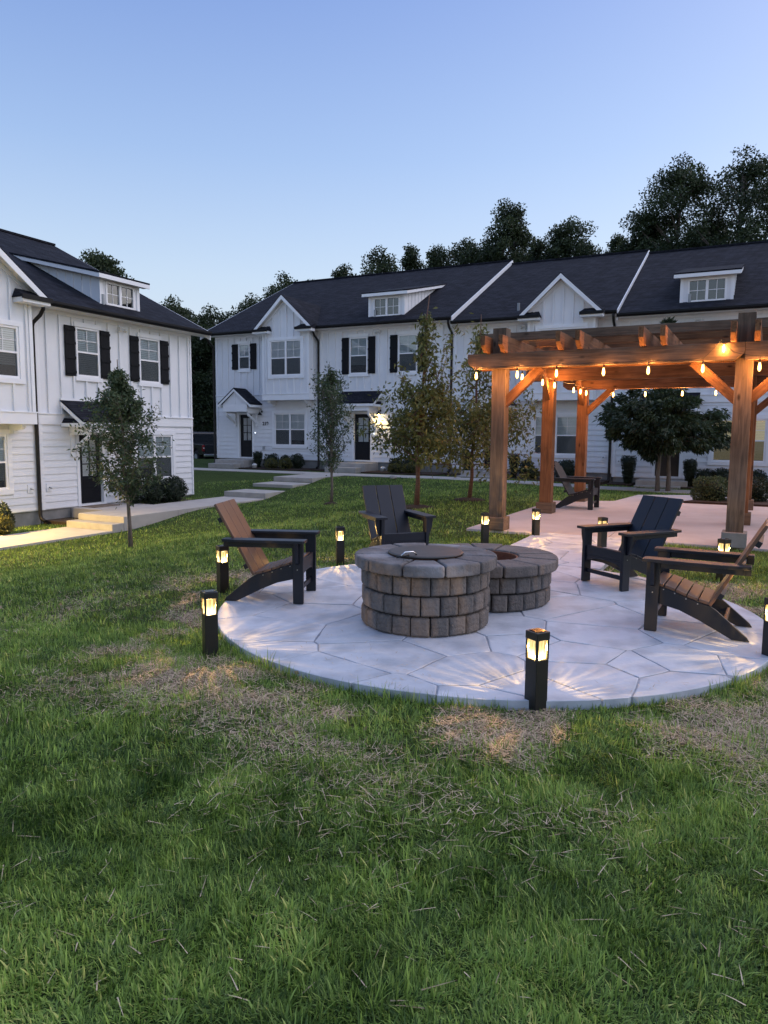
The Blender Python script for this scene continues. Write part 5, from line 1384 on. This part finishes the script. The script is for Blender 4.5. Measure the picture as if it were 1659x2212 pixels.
# dark understorey seen through the gap between the rows
for i, (x, yt, hw_, Y, lab) in enumerate([(420,700,40,55,'dark leafy understorey tree left in the gap between the rows'), (478,735,42,54,'dark leafy understorey tree right in the gap between the rows'),
                                          (440,850,34,53,'low dark understorey bush behind the pickup truck')]):
    big_tree(lab, x, yt, hw_, Y, 150+i, n=9000, low=.04, ls=.2, zbase=-.8)
wd = np.random.RandomState(5); n = 60000
au = wd.uniform(-75, 75, n); P = np.stack([au, 66+wd.normal(0,2.5,n)+.0*au, wd.rand(n)**.8*(6+5*vnoise(au, au*0+3, .12, 9))-1], 1)
fw = link('distant_wood', leaf_mesh('distant_wood', P, .75, .45, wd, 0, 0, vnoise(P[:,0], P[:,2], .5, 2)*.5), M['leaf_wood']); tag(fw, 'far dark mass of trees closing the view behind the houses', 'woods', kind='stuff')

# ------------------------------------------------------------------ pickup truck in the gap
tk = empty('pickup_truck', (-9.82, 42.6, -.36), R(127)); tag(tk, 'black pickup truck parked in the gap between the two rows', 'truck')
# local x: forward; rear at x=0
pb = M['paint_truck']
MB().prism([(0,.62),(0,1.18),(1.75,1.20),(1.75,.55),(1.42,.55),(1.36,.80),(1.18,.95),(.92,.95),(.74,.80),(.68,.55),(.1,.55)], -.98, -.90, 'y').build('bed_side', pb, tk, bevel=.02)
MB().prism([(0,.62),(0,1.18),(1.75,1.20),(1.75,.55),(1.42,.55),(1.36,.80),(1.18,.95),(.92,.95),(.74,.80),(.68,.55),(.1,.55)], .90, .98, 'y').build('bed_side', pb, tk, bevel=.02)
tg = MB().box(-.02,.04,-.86,.86,.64,1.17).build('tailgate', pb, tk, bevel=.02)
MB().box(-.035,-.021,-.20,.20,1.02,1.08).build('tailgate_handle', M['lamp_metal'], tg)
MB().box(.041,1.75,-.899,.899,.60,.70).build('bed_floor', M['lamp_metal'], tk)
MB().prism([(1.76,.5),(1.76,1.20),(1.95,1.85),(2.15,1.92),(3.7,1.92),(4.3,1.25),(5.6,1.12),(5.75,.9),(5.75,.5)], -.96, .96, 'y').build('cab', pb, tk, bevel=.05)
for s in (-1, 1):
    MB().prism([(2.0,1.27),(2.18,1.80),(2.75,1.80),(2.75,1.27)], s*.962, s*.968, 'y').build('window', M['truckglass'], tk)
    MB().prism([(2.85,1.27),(2.85,1.80),(3.6,1.80),(4.0,1.27)], s*.962, s*.968, 'y').build('window', M['truckglass'], tk)
    tl = MB().box(-.03,.12,s*.985-.055*(1+s)/1,s*.985+.055*(1-s)/1,.78,1.14).build('tail_light', M['red_lens'], tk, bevel=.015)
    MB().box(-.036,-.031,s*.93-.035,s*.93+.035,.93,1.0).build('reverse_lens', M['white_cap'], tl)
    for wx in (1.05, 4.75):
        w_ = MB().lathe([(.15,-.13),(.36,-.13),(.40,-.08),(.40,.08),(.36,.13),(.15,.13)], 28).build('wheel', M['tyre'], tk, loc=(wx, s*.86, .40), rot=(R(90),0,0))
        MB().lathe([(.21,-.135),(.21,.135)], 20).build('rim', M['box_grey'], w_)
MB().box(1.79,1.81,-.75,.75,1.28,1.75).build('rear_window', M['truckglass'], tk, loc=(-.02,0,0), rot=(0,0,0))
MB().box(-.16,-.025,-.95,.95,.46,.62).build('rear_bumper', M['chrome'], tk, bevel=.03)
MB().box(.3,5.5,-.7,.7,.35,.5).build('chassis', M['tyre'], tk)

# ------------------------------------------------------------------ small things
dm = MB().box(-.42,.42,-.26,.26,0,.018).build('door_mat', M['mat'], None, loc=(*W(-15.62,14.0),-.503), rot=(0,0,R(63.5))); tag(dm, 'dark patterned door mat before the nearer house door', 'door mat')
def capstub(x, y, lab):
    o = MB().lathe([(.10,0),(.10,.10),(.115,.11),(.105,.16),(.05,.19),(.01,.195)], 16).build('drain_cap', M['white_cap'], None, smooth=True, loc=(x, y, gz(x, y)+.03)); tag(o, lab, 'drain cap', 'white drain caps in the beds')
capstub(-5.6, 31.0, 'white drain cap beside the steps of number 219'); capstub(-.06, 29.0, 'white drain cap in the bed right of the lit door')
def stone(x, y, r_, lab, seed):
    rs_ = np.random.RandomState(seed); bm = bmesh.new(); bmesh.ops.create_icosphere(bm, subdivisions=2, radius=r_)
    for v_ in bm.verts: v_.co *= rs_.uniform(.85,1.15); v_.co.z *= .55
    me = bpy.data.meshes.new('field_stone'); bm.to_mesh(me); bm.free()
    o = link('field_stone', me, M['stone'], None, smooth=True, loc=(x, y, gz(x, y)+.05)); tag(o, lab, 'stone', 'stones')
sx, sy = W(1.15, 17.7); stone(sx, sy, .16, 'pale field stone in the mulch bed right of the posts', 1)
stone(.30, 24.6, .13, 'pale flat stone on the lawn before the lit door', 2)

# ------------------------------------------------------------------ grass
def grass(name, label, pts, hgt, wid, rs_, seg=2, lean=.55, tint=None, flat=0.0, mat='grass', curl=.5, zfix=None):
    n = len(pts); x, y = pts[:,0], pts[:,1]
    u = x*cS - y*sS; v = x*sS + y*cS; z = terrain(u, v)-.012
    if zfix is not None: z = z*0 + zfix
    az = vnoise(x, y, 6.5, 51)*12 + rs_.normal(0, 1.0, n); h = hgt*rs_.uniform(.45,1.3,n)*(.6+.8*vnoise(x, y, 4.2, 52)); w = wid*rs_.uniform(.55,1.35,n)
    ln = np.abs(rs_.normal(.25*(lean > .5), lean, n)) + flat; az = az if not flat else rs_.uniform(0, 2*math.pi, n); d = np.stack([np.cos(az), np.sin(az)], 1)
    sdir = np.stack([-np.sin(az), np.cos(az)], 1)
    rings = []
    for k in range(seg+1):
        t = k/seg; ang = ln*(1-curl+2*curl*t); ang = np.minimum(ang, 1.52)
        if k == 0: off = np.zeros(n); zz = np.zeros(n)
        else:
            off = off + np.sin(ang)*h/seg; zz = zz + np.cos(ang)*h/seg
        ww = w*(1-t**1.6)
        c = np.stack([x+d[:,0]*off, y+d[:,1]*off, z+zz+(.012 if flat else 0)], 1)
        if k < seg:
            rings += [c + np.concatenate([sdir*ww[:,None]/2, np.zeros((n,1))], 1), c - np.concatenate([sdir*ww[:,None]/2, np.zeros((n,1))], 1)]
        else: rings.append(c)
    m_ = len(rings); V = np.stack(rings, 1).reshape(-1,3); b = np.arange(n)*m_
    F = []
    for k in range(seg-1):
        i = 2*k; F += [np.stack([b+i, b+i+1, b+i+3], 1), np.stack([b+i, b+i+3, b+i+2], 1)]
    i = 2*(seg-1); F.append(np.stack([b+i, b+i+1, b+i+2], 1))
    t = rs_.rand(n) if tint is None else np.clip(tint, 0, 1)
    o = link(name, fast_mesh(name, V, np.concatenate(F), {'tint': np.repeat(t, m_)}), M[mat])
    tag(o, label, 'grass', kind='stuff'); return o
gr = np.random.RandomState(77)
def scatter(n, y0, y1, pw=1.0, margin=.62):
    y = (y0**pw + (y1**pw-y0**pw)*gr.rand(n))**(1/pw)
    x = gr.uniform(-1, 1, n)*(y*margin+.15); p = np.stack([x, y], 1)
    return p[~blocked(x, y)]
def lawn_tint(p, base=.42):
    n1 = vnoise(p[:,0], p[:,1], 3.0, 21); n2 = vnoise(p[:,0], p[:,1], .6, 22); n3 = vnoise(p[:,0], p[:,1], 7, 23)
    return base + (n1-.5)*.55 + (n2-.5)*.45 + (n3-.5)*.35 + gr.normal(0,.27,len(p))
def thin(p, lo=.0):
    s_ = straw_mask(p[:,0], p[:,1]); return p[gr.rand(len(p)) > s_*.74 + lo]
p = thin(scatter(190000, 1.7, 3.2, 2)); clump = vnoise(p[:,0], p[:,1], 6, 31); p = p[gr.rand(len(p)) < .25+.9*clump]
grass('grass', 'short green lawn grass in the foreground', p, .036, .0046, gr, 2, 1.05, lawn_tint(p))
p = thin(scatter(22000, 1.7, 4.2, 2)); clump = vnoise(p[:,0], p[:,1], 3, 41); p = p[gr.rand(len(p)) < 1.7*(clump-.3)]
grass('grass', 'broad bladed grass mixed into the foreground lawn', p, .050, .0085, gr, 3, .95, lawn_tint(p, .58))
p = thin(scatter(170000, 3.2, 5.6, 2)); clump = vnoise(p[:,0], p[:,1], 4, 31); p = p[gr.rand(len(p)) < .5+.6*clump]
grass('grass', 'lawn grass at the front of the patio', p, .044, .0062, gr, 2, .95, lawn_tint(p))
p = thin(scatter(150000, 5.6, 10.5, 2))
grass('grass', 'lawn grass beside and behind the patio', p, .042, .0095, gr, 2, .85, lawn_tint(p))
p = scatter(150000, 10.5, 25.5, 1.6)
grass('grass', 'lawn grass far back before the houses', p, .055, .019, gr, 1, .6, lawn_tint(p, .40))
def beyond(n, y0, y1, pad):
    y = np.sqrt(y0*abs(y0) + (y1*y1-y0*abs(y0))*gr.rand(n)) if y0 >= 0 else gr.uniform(y0, y1, n)
    sx_ = gr.choice((-1,1), n); x = sx_*(np.maximum(y,0)*.60 + gr.rand(n)*pad); return np.stack([x, y], 1)[~blocked(x, y)]
p = beyond(120000, .3, 6.5, 2.6); grass('grass', 'lawn grass just outside the view on both sides', p, .050, .0095, gr, 1, .9, lawn_tint(p))
p = beyond(60000, 6.5, 22, 5.5); grass('grass', 'lawn grass farther out at both sides of the view', p, .055, .017, gr, 1, .7, lawn_tint(p))
# taller bright tufts
c = scatter(300, 1.8, 6.0, 1.6); q = np.repeat(c, 16, 0) + gr.normal(0,.03,(len(c)*16,2)); q = q[~blocked(q[:,0], q[:,1])]
grass('grass', 'taller bright tufts in the lawn', q, .066, .0056, gr, 3, .75, .62+gr.normal(0,.2,len(q)))
an = gr.uniform(0, 2*math.pi, 6500); rr_ = PR + np.abs(gr.normal(.0,.045,6500)); q = np.stack([PC[0]+rr_*np.cos(an), PC[1]+rr_*np.sin(an)], 1)
q = q[~blocked(q[:,0], q[:,1]) & (vnoise(q[:,0]*1.0, q[:,1]*1.0, 3.5, 61) > .42)]
grass('grass', 'longer grass fringe creeping over the patio rim', q, .095, .0058, gr, 3, .7, .45+gr.normal(0,.22,len(q)))
# dry straw
p = scatter(330000, 1.75, 9.5, 1.4); s_ = straw_mask(p[:,0], p[:,1]); p = p[gr.rand(len(p)) < s_*.75+.006]
grass('dry_straw', 'dry straw lying in patches round the patio', p, .085, .0040, gr, 2, .10, None, flat=1.32, mat='straw', curl=.06)
# clippings and dry bits blown onto the slab
an = gr.uniform(0, 2*math.pi, 1100); rr_ = PR*(1-np.abs(gr.normal(0,.20,1100))); q = np.stack([PC[0]+rr_*np.cos(an), PC[1]+rr_*np.sin(an)], 1)
q = q[(rr_ > 1.0) & (rr_ < PR-.03) & (vnoise(q[:,0], q[:,1], 1.3, 71) > .45)]
grass('dry_straw', 'dry clippings blown onto the stamped patio', q, .055, .0032, gr, 2, .05, None, flat=1.50, mat='straw', curl=.0, zfix=.042)
fl = scatter(45, 2.6, 9.0, 1.5); zl = np.array([gz(a_, b_) for a_, b_ in fl])+.03
lv = link('fallen_leaf_litter', leaf_mesh('fallen_leaf_litter', np.column_stack([fl, zl]), .042, .024, gr, 0, .1, np.full(len(fl), .1)), M['straw']); tag(lv, 'few dry fallen leaves scattered over the lawn', 'leaf litter', kind='stuff')
